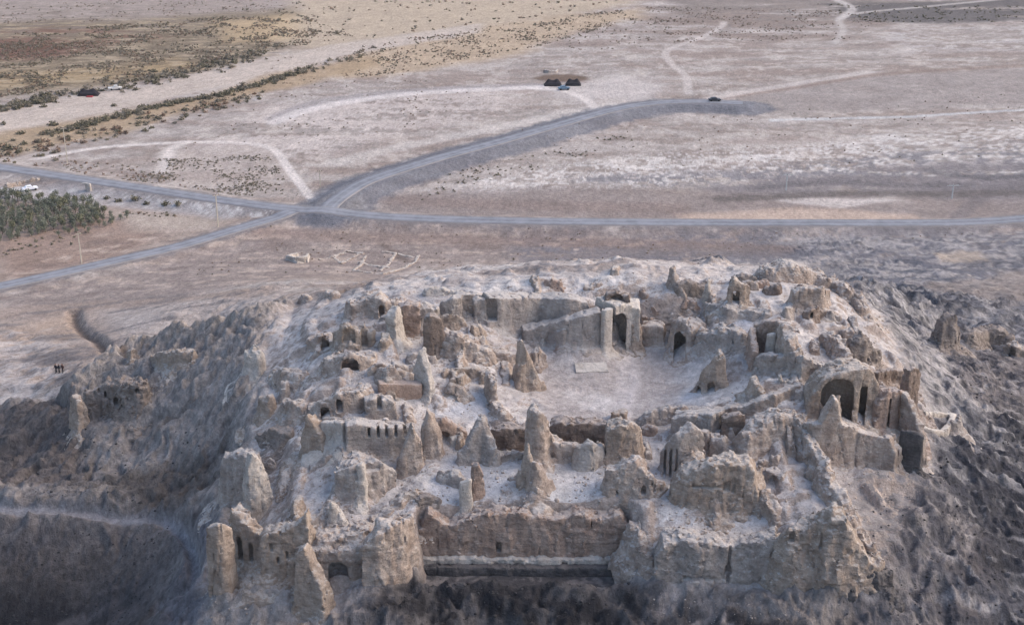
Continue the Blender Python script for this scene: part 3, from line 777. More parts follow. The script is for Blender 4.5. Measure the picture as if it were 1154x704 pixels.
def ruin(name, label, cat, strokes, mat='mud', cuts=(), group=None, **kw):
    return tag(ruin_mesh(name, strokes, mat, cuts, **kw), label, cat, group)
def thing(name, label, cat, loc, group=None, rz=0):
    o = link(bpy.data.objects.new(name, None)); o.location = loc; o.rotation_euler.z = rz; o.empty_display_size = 0.5
    return tag(o, label, cat, group)
def ruin_set(name, label, cat, px, parts):
    B = at(*px); t = thing(name, label, cat, B)
    for nm, strokes, mat, cuts, kw in parts:
        ruin_mesh(nm, strokes, mat, cuts, parent=t, origin=B, **kw)
    return t
# ---------------------------------------------------------------- the fort, front row
ruin('front_wall', 'long reddish layered mud wall standing above the pale ledge at the front of the fort', 'wall',
     [([(466,627.5,597,24.0),(474,627.5,590,24.0),(484,627.5,572,24.0),(496,627.5,582,24.0),(507,627.5,588,24.0),(520,627.5,583,24.0),(544,627.5,574,24.0),(566,627.5,573,24.0),(585,627.5,573,24.0),(604,627.5,577,24.0),(622,627.5,581,24.0),(634,627.5,579,24.0),(648,627.5,575,24.0),(661,627.5,575,24.0),(671,627.5,581,24.0),(684,627.5,580,24.0),(697,627.5,576,24.0),(712,627.5,594,24.0)], 2.2, 0.05)],
     'red', [('box',559,565,620,611,1.0), ('box',666,667.5,595,578,0.6), ('arch',465,470,606,590,1.2)], topn=0.25, rough=0.3, skirt=0)
pl = thing('wall_base', 'straight pale ledge on dark basalt masonry under the long front wall', 'plinth', at(590, 646))
ruin_mesh('stone_base', [([(478,648,635,22.3,23.45),(590,649,635.5,22.3,23.45),(706,649,635.5,22.3,23.45)], 2.6, 0.02)], 'basalt', parent=pl, origin=np.array(pl.location), topn=0.08, rough=0.16, sink=1.5, skirt=0)
ruin_mesh('ledge', [([(477,635.5,633.5,23.4,24.15),(590,636,634,23.4,24.15),(707,636,634,23.4,24.15)], 2.8, 0.0)], 'pale', parent=pl, origin=np.array(pl.location), topn=0.15, rough=0.22, sink=0.1, k_top=0.1, skirt=0, vox=0.14)
ruin('ruined_tower', 'broad square tower with a pale dusty roof beside the end of the long front wall', 'tower',
     [([(412,660,612),(428,660,594),(446,655,584),(459,640,580)], 2.6, 0.07)], 'mud', [('arch',400,408,650,632,1.0)], rough=0.25, skirt=0, sink=5)
ruin('ruined_vault', 'collapsed vault with a black cave mouth under a white dusty terrace', 'vault',
     [([(362,654,620),(382,656,622),(402,653,617)], 7.5, 0.05), ([(372,636,610),(404,628,602)], 3.0, 0.1)], 'mud', [('arch',370,392,657,634,6.4)], topn=0.4, rough=0.3, skirt=0, topf=True)
ruin('mud_buttress', 'tall tapering buttress of tan mud with a lit right edge, nearest to the viewer', 'buttress',
     [([(340,694,622),(350,697,614),(358,696,634),(370,695,660)], 1.6, 0.10)], 'tan', topn=0.4)
ruin('corner_slab', 'flat upright slab of tan mud at the outer front corner', 'wall',
     [([(243,668,592),(253,668,588),(262,664,593)], 1.6, 0.03)], 'tan', topn=0.25, rough=0.12, skirt=0, sink=5)
ruin('ruined_wall', 'broken peaked wall with a dark niche and a small pillar behind the corner slab', 'wall',
     [([(265,642,588),(272,640,568),(282,638,584),(293,632,595),(304,630,598)], 1.6, 0.06)], 'tan',
     [('arch',281,285,630,612,1.0), ('arch',268,273,625,600,0.9)], topn=0.3)
ruin('ruined_wall', 'hole-pocked grey wall rising to a sharp spike beside the near buttress', 'wall',
     [([(298,650,600),(306,650,596),(322,650,593),(336,649,590),(346,648,582),(352,648,573)], 2.0, 0.07)], 'tan',
     [('box',304,308,620,614,0.7), ('box',314,317,602,597,0.6), ('box',322,325,628,622,0.7), ('box',312,315,633,628,0.7)], topn=0.3)
ruin('mud_pillar', 'narrow upright fin of pale mud with a rounded lit top on the outer slope', 'pillar',
     [([(283,590,524),(288,588,510),(296,580,515),(302,572,532)], 1.4, 0.08)], 'pale')
ruin('ruined_wall', 'grey shaded wall end leaning on the pale fin on the outer slope', 'wall',
     [([(264,566,512),(276,566,507),(286,562,510)], 2.2, 0.15)], 'grey')
ruin('ruined_block', 'large rounded block with a flat dusty roof and a slanting ledge below the slotted rampart', 'block',
     [([(385,563,521),(400,562,517),(418,560,516),(432,553,520)], 5.0, 0.10)], 'grey', [('box',412,428,528,521,0.5)], rough=0.3)
ruin('mud_pillar', 'slim pale pilaster clinging to the corner of the rounded block', 'pillar',
     [([(406,566,522),(409,566,520)], 0.8, 0.06)], 'pale', topn=0.2)
ruin('mud_cone', 'small white pointed stump above the dusty terrace of the vault', 'cone',
     [([(377,590,566),(383,590,572),(390,591,584)], 0.8, 0.25)], 'pale')
ruin('ruined_wall', 'low broken ridge of mud between the white stump and the hole-pocked wall', 'wall',
     [([(352,600,583),(362,592,580),(372,580,566)], 1.2, 0.3)], 'grey')
ruin('ruined_wall', 'dusty parapet running back from the broad square tower', 'wall',
     [([(425,590,582),(442,578,570),(456,566,556)], 1.6, 0.3)], 'mud')
ruin('front_wall', 'wide cracked grey wall right of the long reddish wall', 'wall',
     [([(738,655,618),(744,655,606),(760,655,601),(783,656,603),(805,656,606),(825,656,607),(845,658,604),(868,660,602)], 3.2, 0.10)],
     'grey', [('box',820,823,655,608,0.5), ('box',770,812,652.5,650.5,0.6), ('box',817,824,646,638,0.8)], rough=0.36, topn=0.25, skirt=0, sink=6)
ruin('eroded_mound', 'slumped pale bank between the long reddish wall and the cracked grey wall', 'mound',
     [([(715,622,590),(722,638,602),(729,652,620)], 1.6, 0.42)], 'mud', rough=0.4, skirt=0, sink=3)
ruin('corner_mass', 'pyramid-like corner mass of layered mud with a cracked face, largest in the front row', 'mound',
     [([(872,660,606),(890,660,592),(912,660,583),(930,660,570),(942,662,578),(956,664,600),(975,664,628)], 3.0, 0.22)], 'tan',
     [('box',924,927,616,601,0.6), ('arch',889,896,609,601,0.8)], rough=0.42, topn=0.5, skirt=0, sink=5)
ruin('rock_outcrop', 'blackish shattered outcrop at the foot of the pyramid-like corner mass', 'outcrop',
     [([(960,672,640),(978,668,630),(992,668,646)], 2.0, 0.35)], 'basalt', rough=0.5)
ruin('spine_wall', 'long eroded spine running downhill to the pyramid-like corner mass', 'wall',
     [([(884,478,461),(898,492,466),(906,512,482),(914,530,500),(924,548,516),(934,566,538),(945,580,556),(960,600,580),(978,628,612)], 1.2, 0.38)], 'mud', rough=0.4, topn=0.5)
# ---------------------------------------------------------------- left terraces
ruin('rampart_wall', 'grey rampart wall pierced by a row of five narrow slots', 'wall',
     [([(390,508,476),(402,510,473),(420,512,476),(438,513,478),(459,508,478)], 2.4, 0.03)], 'grey',
     [('box',x - 1.6, x + 1.6, 491, 482.5, 1.4) for x in (415.6, 426, 435.5, 446, 456)], topn=0.12, rough=0.12)
ruin('thin_wall', 'thin level parapet casting a line above a whitewashed panel', 'wall',
     [([(364,475,470),(390,475,470),(420,474,469)], 0.7, 0.03)], 'grey', topn=0.1, rough=0.08)
ruin('plaster_wall', 'whitish plastered panel set between the reddish tower and the slotted rampart', 'wall',
     [([(364,498,474),(376,499,474),(389,499,475)], 1.0, 0.05)], 'pale', topn=0.1, rough=0.08)
ruin('ruined_tower', 'two-sided tower stump with one cream and one reddish face, left of the slotted rampart', 'tower',
     [([(347,511,484),(353,511,467),(359,511,476),(368,511,491)], 1.8, 0.10)], 'tan')
ruin('eroded_mound', 'rounded mound with two black burrow holes above the thin parapet', 'mound',
     [([(358,468,456),(370,468,447),(384,468,440),(398,466,438),(410,460,437)], 2.5, 0.22)], 'mud',
     [('arch',361,371.5,468,457,2.6), ('arch',379,386,462,451,2.2)], k_top=0.6)
ruin('ruined_room', 'squat block with a dark square window behind the slotted rampart', 'room',
     [([(412,472,449),(424,472,446),(438,472,447),(446,471,450)], 2.0, 0.05)], 'grey', [('box',425,430,460,449,1.3), ('box',407,410,468,452,0.6)], topn=0.25)
ruin('plaster_wall', 'smooth pink plastered low wall with a straight top, freshly restored', 'wall',
     [([(427,447,430),(452,448,430.5),(476,449,431)], 1.6, 0.01)], 'plaster', topn=0.0, rough=0.02, clean=True, k_top=0.05, vox=0.18)
ruin('eroded_mound', 'pair of soft rounded humps resting above the pink plastered wall', 'mound',
     [([(432,432,414),(440,432,411)], 1.2, 0.4), ([(452,432,416),(464,430,418)], 1.0, 0.4)], 'mud', k_top=0.6)
ruin('mud_pillar', 'white triangular fin standing at the end of the pink plastered wall', 'pillar',
     [([(470,436,410),(477,444,392),(482,448,412),(487,449,430)], 1.0, 0.08)], 'pale')
ruin('mud_pillar', 'leaning jagged pillar just behind the rounded block, joined to a taller twin spike', 'pillar',
     [([(449,536,518),(457,537,498),(466,534,476),(474,528,496)], 1.4, 0.13)], 'mud')
ruin('mud_pillar', 'tall twin-topped spike between the slotted rampart and the reddish recess', 'pillar',
     [([(478,516,480),(483,516,459),(489,516,468),(496,517,492)], 1.4, 0.10)], 'mud')
ruin('ruined_wall', 'reddish broken wall with a deep brown recess and a white slab at its foot', 'wall',
     [([(490,500,473),(500,500,471),(512,498,476),(525,494,484)], 1.8, 0.06)], 'red', [('arch',494,507,507,487,1.4)])
ruin('fallen_slab', 'loose white slab lying under the reddish broken wall', 'slab',
     [([(507,502,492),(519,500,490)], 1.2, 0.05)], 'pale', topn=0.1, rough=0.15)
ruin('mud_cone', 'broad grey cone with a thin pale blade along its crest', 'cone',
     [([(520,524,508),(532,524,486),(544,520,467),(549,522,480),(556,526,504)], 0.9, 0.22)], 'grey')
ruin('retaining_wall', 'low oval retaining wall with a dark brown face beside the broad grey cone', 'wall',
     [([(550,498,488),(560,505,480),(576,507,478),(592,506,480)], 2.4, 0.05)], 'brown')
br = thing('brick_pier', 'pale column stump fused to a taller reddish brick slab', 'pier', at(530, 575))
ruin_mesh('column', [([(522,577,543),(528,577,540)], 1.0, 0.02)], 'pale', parent=br, origin=np.array(br.location), topn=0.15, rough=0.1)
ruin_mesh('brick_slab', [([(533,562,524),(539,560,521),(545,558,532)], 1.0, 0.05)], 'red', parent=br, origin=np.array(br.location), topn=0.3)
ruin('eroded_mound', 'dusty hump between the broad grey cone and the pale column stump', 'mound',
     [([(500,545,530),(512,548,527),(520,552,536)], 1.0, 0.5)], 'grey', k_top=0.6)
ruin('ruined_wall', 'dark broken footing buried in dust above the long reddish wall', 'wall',
     [([(472,570,561),(482,567,556),(494,568,562)], 0.8, 0.3)], 'rock', skirt=0, sink=0.8)
# ---------------------------------------------------------------- centre, below the court
ruin('ruined_pillar', 'thick leaning pillar, tallest below the court, with a low wall at its foot', 'pillar',
     [([(594,520,463),(600,520,456),(606,520,462),(614,519,478),(624,518,494),(630,518,501)], 1.6, 0.06),
      ([(624,520,499),(640,520,498),(652,519,499)], 1.6, 0.08)], 'mud')
ruin('ruined_block', 'pale rounded block beside the low wall of the thick leaning pillar', 'block',
     [([(655,530,500),(663,531,497),(673,526,502)], 1.6, 0.16)], 'pale')
ruin('retaining_wall', 'reddish-brown retaining wall holding up the near edge of the court', 'wall',
     [([(620,497,474),(640,500,473),(660,502,474),(690,504,475)], 2.4, 0.05)], 'brown')
ruin('buttress', 'big rounded buttress at the end of the court retaining wall', 'buttress',
     [([(683,521,480),(695,521,475),(708,519,476),(714,515,484)], 2.6, 0.06)], 'tan')
ruin('mud_cone', 'sharp pinkish spike standing alone in front of the thick leaning pillar', 'cone',
     [([(588,550,528),(594,550,500),(600,550,524)], 0.7, 0.17)], 'tan')
ruin('eroded_mound', 'crumbling shoulder leaning on the sharp pinkish spike', 'mound',
     [([(604,552,521),(612,554,528),(618,552,540)], 0.9, 0.22)], 'mud')
ruin('eroded_mound', 'large rough mound with a whitish cap and black pits, in front of the rounded buttress', 'mound',
     [([(690,560,528),(704,561,518),(716,561,516),(730,560,530),(740,556,544)], 1.8, 0.25)], 'mud',
     [('arch',690,697,560,554,0.8), ('arch',722,728,555,549,0.8)], rough=0.34, topn=0.5, skirt=0, sink=1.5)
ruin('eroded_mound', 'crumbly mound with a small knob poking up behind the long reddish wall', 'mound',
     [([(598,568,560),(604,568,547),(612,568,556),(626,567,560)], 0.8, 0.3)], 'mud', skirt=0, sink=0.8)
ruin('stub', 'small square stub on the far edge of the court retaining wall', 'stub',
     [([(692,476,464),(702,476,463)], 1.2, 0.03)], 'tan', topn=0.2)
ruin('stub', 'little reddish block beside the slab wall below the court', 'stub',
     [([(727,491,481),(735,491,480)], 1.2, 0.08)], 'red')
ruin('eroded_mound', 'grey dust heap at the corner of the court above the little reddish block', 'mound',
     [([(728,482,466),(742,480,458),(752,478,456)], 1.2, 0.4)], 'grey', k_top=0.6)
# ---------------------------------------------------------------- right of centre
ruin('slab_wall', 'thick level-topped slab wall behind the fluted bastion', 'wall',
     [([(757,494,466),(775,494,465),(795,493,463),(808,492,464)], 2.6, 0.04)], 'grey', topn=0.15, rough=0.16)
ruin('bastion', 'bullet-shaped bastion with vertical flutes on its shaded side', 'bastion',
     [([(750,530,502),(762,532,486),(776,532,477),(786,528,482)], 2.2, 0.07), ([(790,508,484),(804,508,488)], 1.6, 0.08)], 'grey',
     [('box',748.5,751,530,506,0.5), ('box',755,757.5,531,505,0.5), ('box',761.5,764,531,506,0.5)], topn=0.2, rough=0.16, k_top=0.8)
ruin('eroded_mound', 'low rounded lump at the foot of the fluted bastion', 'mound',
     [([(804,517,494),(814,517,490),(820,516,502)], 1.2, 0.18)], 'grey', k_top=0.6)
ruin('great_wall', 'massive two-storey wall of bedded mud over a white terrace, with a boulder-like head', 'wall',
     [([(756,568,540),(766,570,528),(780,572,524),(800,573,518),(822,574,515),(840,575,518),(850,577,532),(857,578,550)], 3.0, 0.07),
      ([(768,540,518),(778,540,509),(792,536,512)], 1.8, 0.1)], 'tan',
     [('box',815,823,552,544,0.8), ('box',825,828,554,540,0.5), ('box',780,852,549,547.5,0.35)], rough=0.34)
ruin('ruined_wall', 'dark broken wall end with pits beside the massive two-storey wall', 'wall',
     [([(862,582,552),(872,590,572),(880,594,584)], 1.6, 0.2)], 'mud', rough=0.4)
ruin('long_wall', 'long low curving wall climbing from the court to the arched hall', 'wall',
     [([(758,466,457),(780,468,459),(805,470,459),(830,472,458),(850,468,452),(870,458,443),(888,450,436),(902,444,431)], 1.5, 0.10)], 'mud', topn=0.25)
ruin('shaded_wall', 'dark-faced wall dropping below the long curving wall', 'wall',
     [([(812,490,468),(824,492,466),(836,490,464)], 1.6, 0.05)], 'brown')
ruin('eroded_mound', 'smooth dusty hill face below the long curving wall', 'mound',
     [([(842,520,486),(856,512,468),(872,498,462),(886,490,464)], 2.5, 0.45)], 'mud', k_top=0.8, rough=0.3)
ruin('eroded_mound', 'pitted knob of pale mud on the dusty hill face near the spine', 'mound',
     [([(868,545,528),(878,548,532)], 1.4, 0.4)], 'mud', cuts=[('arch',866,878,550,538,0.9)])
# ---------------------------------------------------------------- arched hall
B = at(950, 470)
ah = thing('arched_hall', 'arched hall with a wide round-topped opening and a ragged roofline', 'hall', B); oB = np.array(B)
ruin_mesh('facade', [([(905,468,442),(918,469,424),(930,469,416),(946,470,411),(962,470,408),(972,470,414),(980,470,428),(984,470,440)], 4.2, 0.05)], 'tan',
          [('arch',925,961,471,427,3.6), ('arch',969,976.5,460,434,2.6)], parent=ah, origin=oB, topn=0.3)
ruin_mesh('rear_wall', [([(984,434,418),(1000,432,416),(1016,432,414)], 1.2, 0.03)], 'brown', parent=ah, origin=oB, topn=0.3)
ruin_mesh('end_slab', [([(1016,468,416),(1022,466,412),(1028,462,416)], 1.1, 0.03)], 'brown', parent=ah, origin=oB, topn=0.25)
ruin_mesh('side_room', [([(980,482,452),(990,483,440),(1002,482,438),(1012,480,441)], 2.2, 0.06)], 'red', [('box',1001,1003,480,448,0.6)], parent=ah, origin=oB)
ruin_mesh('sweeping_wall', [([(1013,490,440),(1022,502,452),(1030,514,472),(1037,526,496),(1042,532,520)], 1.0, 0.03)], 'mud', parent=ah, origin=oB, topn=0.2)
ruin('stone_panel', 'dark masonry panel filling the foot of the sweeping wall of the arched hall', 'panel',
     [([(1011,522,484),(1024,530,485),(1036,534,490)], 0.8, 0.02)], 'basalt', topn=0.1, rough=0.1)
ruin('parapet_wall', 'jagged pinkish parapet wall in front of the arched hall', 'wall',
     [([(906,500,474),(918,517,476),(926,520,458),(932,521,446),(938,521,452),(944,522,476),(956,523,478),(970,524,486),(986,526,489),(1001,530,493),(1010,533,508)], 1.8, 0.06)], 'mud', topn=0.25)
ruin('stub', 'figure-like knobbed stump on top of the jagged parapet', 'stub',
     [([(934,476,450),(940,476,446)], 1.0, 0.08)], 'mud', vox=0.16)
ruin('enclosure', 'low rectangular stone enclosure on the slope behind the arched hall', 'enclosure',
     [([(1040,468,463),(1056,469,464),(1074,471,466)], 0.8, 0.03), ([(1074,472,466),(1070,482,474),(1063,490,484)], 0.8, 0.03),
      ([(1036,484,479),(1050,488,483),(1063,490,485)], 0.8, 0.03)], 'pale', topn=0.1, rough=0.08, skirt=0)
ruin('eroded_mound', 'grey weathered slab heap beside the stone enclosure', 'mound',
     [([(1072,490,474),(1078,488,470)], 0.8, 0.4)], 'grey')
# ---------------------------------------------------------------- upper right terraces
rm = thing('open_room', 'roofless room with reddish walls and a leaning white column inside', 'room', at(862, 415)); oR = np.array(rm.location)
ruin_mesh('back_wall', [([(848,394,364),(862,396,361),(876,397,360)], 1.2, 0.03)], 'red', parent=rm, origin=oR, topn=0.15)
ruin_mesh('side_wall', [([(879,395,360),(884,404,366),(890,416,382),(897,420,392)], 2.0, 0.06)], 'mud', parent=rm, origin=oR)
ruin_mesh('front_wall', [([(851,420,399),(866,422,399),(884,422,398),(897,422,394)], 1.4, 0.03)], 'grey', parent=rm, origin=oR, topn=0.25)
ruin_mesh('corner_post', [([(846,396,366),(848,408,386),(850,420,396)], 0.9, 0.04)], 'red', parent=rm, origin=oR)
ruin_mesh('column', [([(866,404,376),(869,404,375)], 1.0, 0.04)], 'pale', parent=rm, origin=oR, topn=0.1, rough=0.08)
ruin('ruined_wall', 'triangular grey wall stepping down from the roofless room', 'wall',
     [([(899,428,398),(912,428,404),(926,428,412),(936,430,420)], 1.4, 0.05)], 'grey')
ruin('stub', 'pair of broken splinters of mud below the roofless room', 'stub',
     [([(879,433,423),(882,434,428)], 0.5, 0.05), ([(886,432,429),(897,432,430)], 0.6, 0.05)], 'pale', vox=0.16)
ruin('ruined_wall', 'thin reddish broken edge with pits under the roofless room', 'wall',
     [([(848,440,424),(852,448,434),(858,452,440)], 1.0, 0.15)], 'tan', [('box',837,842,432,426,0.7)])
ruin('eroded_mound', 'tall eroded wall end with burrow holes at the side of the court', 'mound',
     [([(790,440,424),(798,442,410),(806,441,397),(812,438,396)], 1.8, 0.14)], 'tan', [('arch',797.5,805.5,442,432,1.2), ('arch',786,790,441,435,0.8)])
ruin('ruined_vault', 'low vault with a dark arched door at the far corner of the court', 'vault',
     [([(754,392,378),(762,392,363),(774,392,362),(786,390,372)], 3.2, 0.12)], 'mud', [('arch',760,773,393,373,3.6)], topn=0.2, k_top=0.6, topf=True)
ruin('eroded_mound', 'grey sloping bank with small round holes beside the low vault', 'mound',
     [([(796,394,372),(810,394,366),(822,393,368),(834,392,374)], 2.5, 0.3)], 'grey', [('arch',803,809,373,367,1.0), ('arch',816,821,373,368,0.9)], k_top=0.7)
ruin('ruined_tower', 'small twin tower with a dark doorway high on the rear terrace', 'tower',
     [([(820,343,322),(825,343,312),(832,343,316),(839,342,322)], 1.8, 0.05)], 'tan', [('box',825.5,833,344,329,1.8)])
ruin('mud_pillar', 'slender lit pillar on the rear terrace near the small twin tower', 'pillar',
     [([(795,343,322),(797,343,314),(799,343,326)], 0.7, 0.06)], 'pale')
ruin('mud_pillar', 'tall thin blade of mud with a ridge falling away from it, on the rear skyline', 'pillar',
     [([(756,324,302),(758,324,300),(762,326,314),(768,334,324),(774,340,333)], 0.9, 0.12)], 'mud')
ruin('eroded_mound', 'wide low scarp of grey mud behind the slender lit pillar', 'mound',
     [([(764,332,318),(778,334,316),(790,334,320)], 1.5, 0.3)], 'rock')
ruin('boulder', 'brown rounded boulder on the rear terrace near the small twin tower', 'boulder',
     [([(864,332,322),(874,332,321)], 1.4, 0.15)], 'brown', k_top=0.7)
ruin('ruined_wall', 'broken layered wall above the dark pillbox on the rear terrace', 'wall',
     [([(892,344,326),(906,345,323),(920,345,323),(928,344,328)], 1.6, 0.1)], 'mud')
ruin('eroded_mound', 'dark pillbox-like lump on the white terrace', 'mound',
     [([(910,360,348),(918,360,346),(924,359,349)], 1.4, 0.2)], 'brown', [('box',913,916,355,351,0.7)])
ruin('stub', 'small peaked lump beside the dark pillbox-like lump', 'stub',
     [([(884,358,348),(889,358,346)], 0.8, 0.25)], 'grey')
ruin('eroded_mound', 'pale domed knoll on the far right shoulder of the fort', 'mound',
     [([(868,318,300),(884,318,294),(900,318,298),(915,320,306)], 4.0, 0.35)], 'mud', k_top=0.8)
ruin('eroded_mound', 'spiky ridge of grey mud above the arched hall', 'mound',
     [([(934,398,376),(945,406,382),(952,414,398)], 1.4, 0.35)], 'mud', rough=0.4)
ruin('eroded_mound', 'dark weathered knoll with a jagged crown behind the arched hall', 'mound',
     [([(958,408,382),(966,408,374),(974,408,380),(982,412,392)], 1.8, 0.25)], 'rock', rough=0.5)
ruin('ruined_wall', 'broken terrace edge with shaded bays above the roofless room', 'wall',
     [([(800,354,342),(820,356,346),(840,358,348),(862,360,350)], 1.6, 0.2)], 'grey')
ruin('ruined_wall', 'crest of crumbled wall along the right shoulder of the fort', 'wall',
     [([(925,324,312),(938,328,314),(950,336,320),(962,346,330),(972,358,344)], 1.6, 0.4)], 'mud', rough=0.4)
# ---------------------------------------------------------------- gatehouse and the wall behind the court
_zt = z_at_row(at(694, 394)[1], 345)
B = at(696, 393); gt = thing('gatehouse', 'ruined gatehouse with a tall black arched doorway and a pale restored pier', 'gate', B); oG = np.array(B)
ruin_mesh('facade', [([(681,394,346),(694,394,344),(706,394,345),(719,393,349)], 4.6, 0.01)], 'pale', [('arch',686.5,705.5,396,352,4.1)], parent=gt, origin=oG, topn=0.2, rough=0.12, skirt=0, topf=True)
ruin_mesh('pier', [([(680,396.3,349),(685.5,396.3,347.5)], 1.0, 0.0)], 'pale', parent=gt, origin=oG, topn=0.02, rough=0.03, vox=0.16, k_top=0.06)
ruin_mesh('side_pier', [([(712,394,362),(718,393,366)], 1.0, 0.06)], 'tan', parent=gt, origin=oG)
ruin_mesh('upper_chamber', [([(682,340.5,330,_zt),(695,340.5,328,_zt),(709,340.5,331,_zt)], 1.8, 0.05)], 'brown', [('arch',686.5,703,341.5,332.5,1.3)], parent=gt, origin=oG, sink=0.25, skirt=0)
ruin_mesh('rubble', [([(690,380,366),(694,381,364)], 0.8, 0.1)], 'grey', parent=gt, origin=oG, sink=3)
ruin('court_wall', 'long grey wall of the court rising towards the gatehouse', 'wall',
     [([(588,386,368),(604,387,366),(620,388,362),(640,388,357),(658,388,352),(674,389,348)], 2.4, 0.05)], 'grey', topn=0.2, rough=0.15)
ruin('court_wall', 'pinkish court wall between the gatehouse and the low vault', 'wall',
     [([(722,388,364),(734,388,363),(748,389,366)], 2.2, 0.05)], 'mud', [('box',721,723,364,358,0.8)], topn=0.2, rough=0.15)
ruin('ruined_wall', 'broken reddish coping above the pinkish court wall', 'wall',
     [([(720,364,354),(732,365,356),(745,366,360)], 1.2, 0.1)], 'red', [('box',721.5,723,362,355,0.8), ('box',730,732,362,357,0.8)], rough=0.35)
ruin('mud_pillar', 'jagged reddish splinter on the slope above the broken coping', 'pillar',
     [([(736,356,344),(740,356,350)], 0.7, 0.12)], 'red')
ruin('mud_pillar', 'tiny split prong on the white slope above the gatehouse', 'pillar',
     [([(723,336,325),(728,338,332)], 0.6, 0.15)], 'red')
ruin('half_column', 'rounded half column against the long grey court wall', 'column',
     [([(631,391,372),(635,391,369)], 1.3, 0.03)], 'grey', topn=0.1, rough=0.1)
ruin('mud_cone', 'tiny pale cone at the foot of the court wall', 'cone',
     [([(609,392,383),(611,392,380)], 0.5, 0.2)], 'pale', vox=0.16)
ruin('eroded_mound', 'rounded lump behind the big leaning spike at the edge of the court', 'mound',
     [([(600,414,396),(608,414,391),(613,413,398)], 1.4, 0.12)], 'mud')
ruin('mud_cone', 'big leaning spike with a lit edge at the side of the court', 'cone',
     [([(587,440,410),(588,440,383),(594,440,396),(602,440,414),(609,440,430)], 1.0, 0.16)], 'tan')
ruin('upper_wall', 'broad speckled retaining wall with a straight level top behind the court', 'wall',
     [([(548,367,332),(580,370,332),(610,372,332),(640,368,333),(660,358,337)], 3.0, 0.12)], 'grey', [('arch',548,560,360,337,1.4)], topn=0.06, rough=0.16)
ruin('ruined_wall', 'reddish crumbling coping halfway up the wall behind the court', 'wall',
     [([(619,376,362),(632,375,359),(646,370,357),(654,366,355)], 1.2, 0.1)], 'red')
ruin('rear_bay', 'row of dark roofless bays divided by grey piers on the rear terrace', 'room',
     [([(503,362,338),(510,362,334),(514,362,334)], 1.8, 0.04), ([(514,348,330),(530,348,330),(544,348,332)], 1.4, 0.03),
      ([(534,362,338),(540,363,334),(547,364,336)], 1.4, 0.04)], 'grey', topn=0.25)
ruin('ruined_wall', 'crumbled white crest on the rear edge beside the roofless bays', 'wall',
     [([(482,333,325),(494,332,323),(508,332,326),(516,333,328)], 1.2, 0.2)], 'pale')
ruin('ruined_bay', 'deep bay with a reddish back wall and a grey floor on the rear terrace', 'room',
     [([(449,376,344),(462,377,341),(474,377,343)], 1.6, 0.03)], 'red', topn=0.25)
ruin('mud_pillar', 'cream pillar with a lit face at the mouth of the reddish bay', 'pillar',
     [([(441,384,356),(446,384,344),(449,382,346)], 1.4, 0.05)], 'pale')
ruin('ruined_tower', 'grey tower stump behind the brick pier of the reddish bay', 'tower',
     [([(472,372,345),(480,372,343),(488,372,346)], 2.2, 0.05)], 'grey')
ruin('brick_pier', 'tall brown brick pier with a cream lit edge in front of the reddish bay', 'pier',
     [([(479,398,356),(486,399,353),(495,399,356),(498,398,362)], 1.8, 0.03)], 'brown', topn=0.2, rough=0.12)
ruin('eroded_mound', 'pink rubble slope falling from the brick pier towards the court', 'mound',
     [([(502,402,372),(516,406,376),(530,408,382),(546,410,390)], 1.8, 0.4)], 'mud', rough=0.35)
ruin('stub', 'small shaded lump on the slope below the roofless bays', 'stub',
     [([(534,378,366),(541,378,367)], 0.9, 0.2)], 'tan')
ruin('eroded_mound', 'dusty ridge of rubble beside the big leaning spike', 'mound',
     [([(552,404,392),(566,408,394),(578,412,398)], 1.4, 0.35)], 'mud')
ruin('ruined_room', 'sunken box room with a dark floor below the pink rubble slope', 'room',
     [([(511,424,415),(524,424,414),(540,424,414)], 0.9, 0.03), ([(512,424,416),(511,436,428)], 0.8, 0.05), ([(545,424,414),(547,436,420)], 1.4, 0.05)], 'tan', topn=0.15)
ruin('mud_pillar', 'thin pinkish wall edge standing beside the sunken box room', 'pillar',
     [([(549,442,418),(553,452,424),(557,460,432)], 0.8, 0.08)], 'mud')
ruin('ruined_wall', 'low dusty wall trailing from the sunken box room to the oval retaining wall', 'wall',
     [([(558,464,452),(566,474,462),(576,482,472)], 1.2, 0.25)], 'mud')
# ---------------------------------------------------------------- rear left
ruin('eroded_mound', 'broad pale mound with a small reddish recess at the rear left of the fort', 'mound',
     [([(402,357,338),(416,358,332),(430,358,331),(442,357,338)], 3.0, 0.2)], 'mud', [('arch',427,433,356,345,1.4)], k_top=0.6)
ruin('boulder', 'round pinkish knob on the rear left skyline', 'boulder',
     [([(372,337,328),(377,337,328)], 1.3, 0.15)], 'mud', k_top=0.6)
ruin('stub', 'small pale peak at the far end of the rear left skyline', 'stub',
     [([(343,339,331),(348,339,333)], 1.0, 0.25)], 'mud')
ruin('ruined_tower', 'little ruined tower with two shaded niches above the black cave mouth', 'tower',
     [([(383,390,370),(392,391,366),(402,391,370)], 2.0, 0.06), ([(403,392,372),(412,392,367),(417,391,372)], 1.6, 0.06)], 'tan',
     [('arch',386,400,386,371,1.2), ('arch',407,414,389,371,0.8,0.0,1)])
ruin('eroded_mound', 'hump with a dark triangular burrow left of the little niched tower', 'mound',
     [([(354,394,381),(364,394,376),(376,394,380)], 2.2, 0.25)], 'mud', [('arch',360,371,393,379,2.6)])
ruin('ruined_vault', 'buried vault showing a low black arched mouth below the little niched tower', 'vault',
     [([(378,418,402),(394,418,396),(412,416,399)], 3.2, 0.25)], 'mud', [('arch',385,404,416,404.5,4.0)], k_top=0.6)
ruin('mud_pillar', 'pale lit rib standing on the left crest above the dark slope', 'pillar',
     [([(283,424,396),(288,425,388),(293,425,396)], 1.4, 0.15)], 'pale')
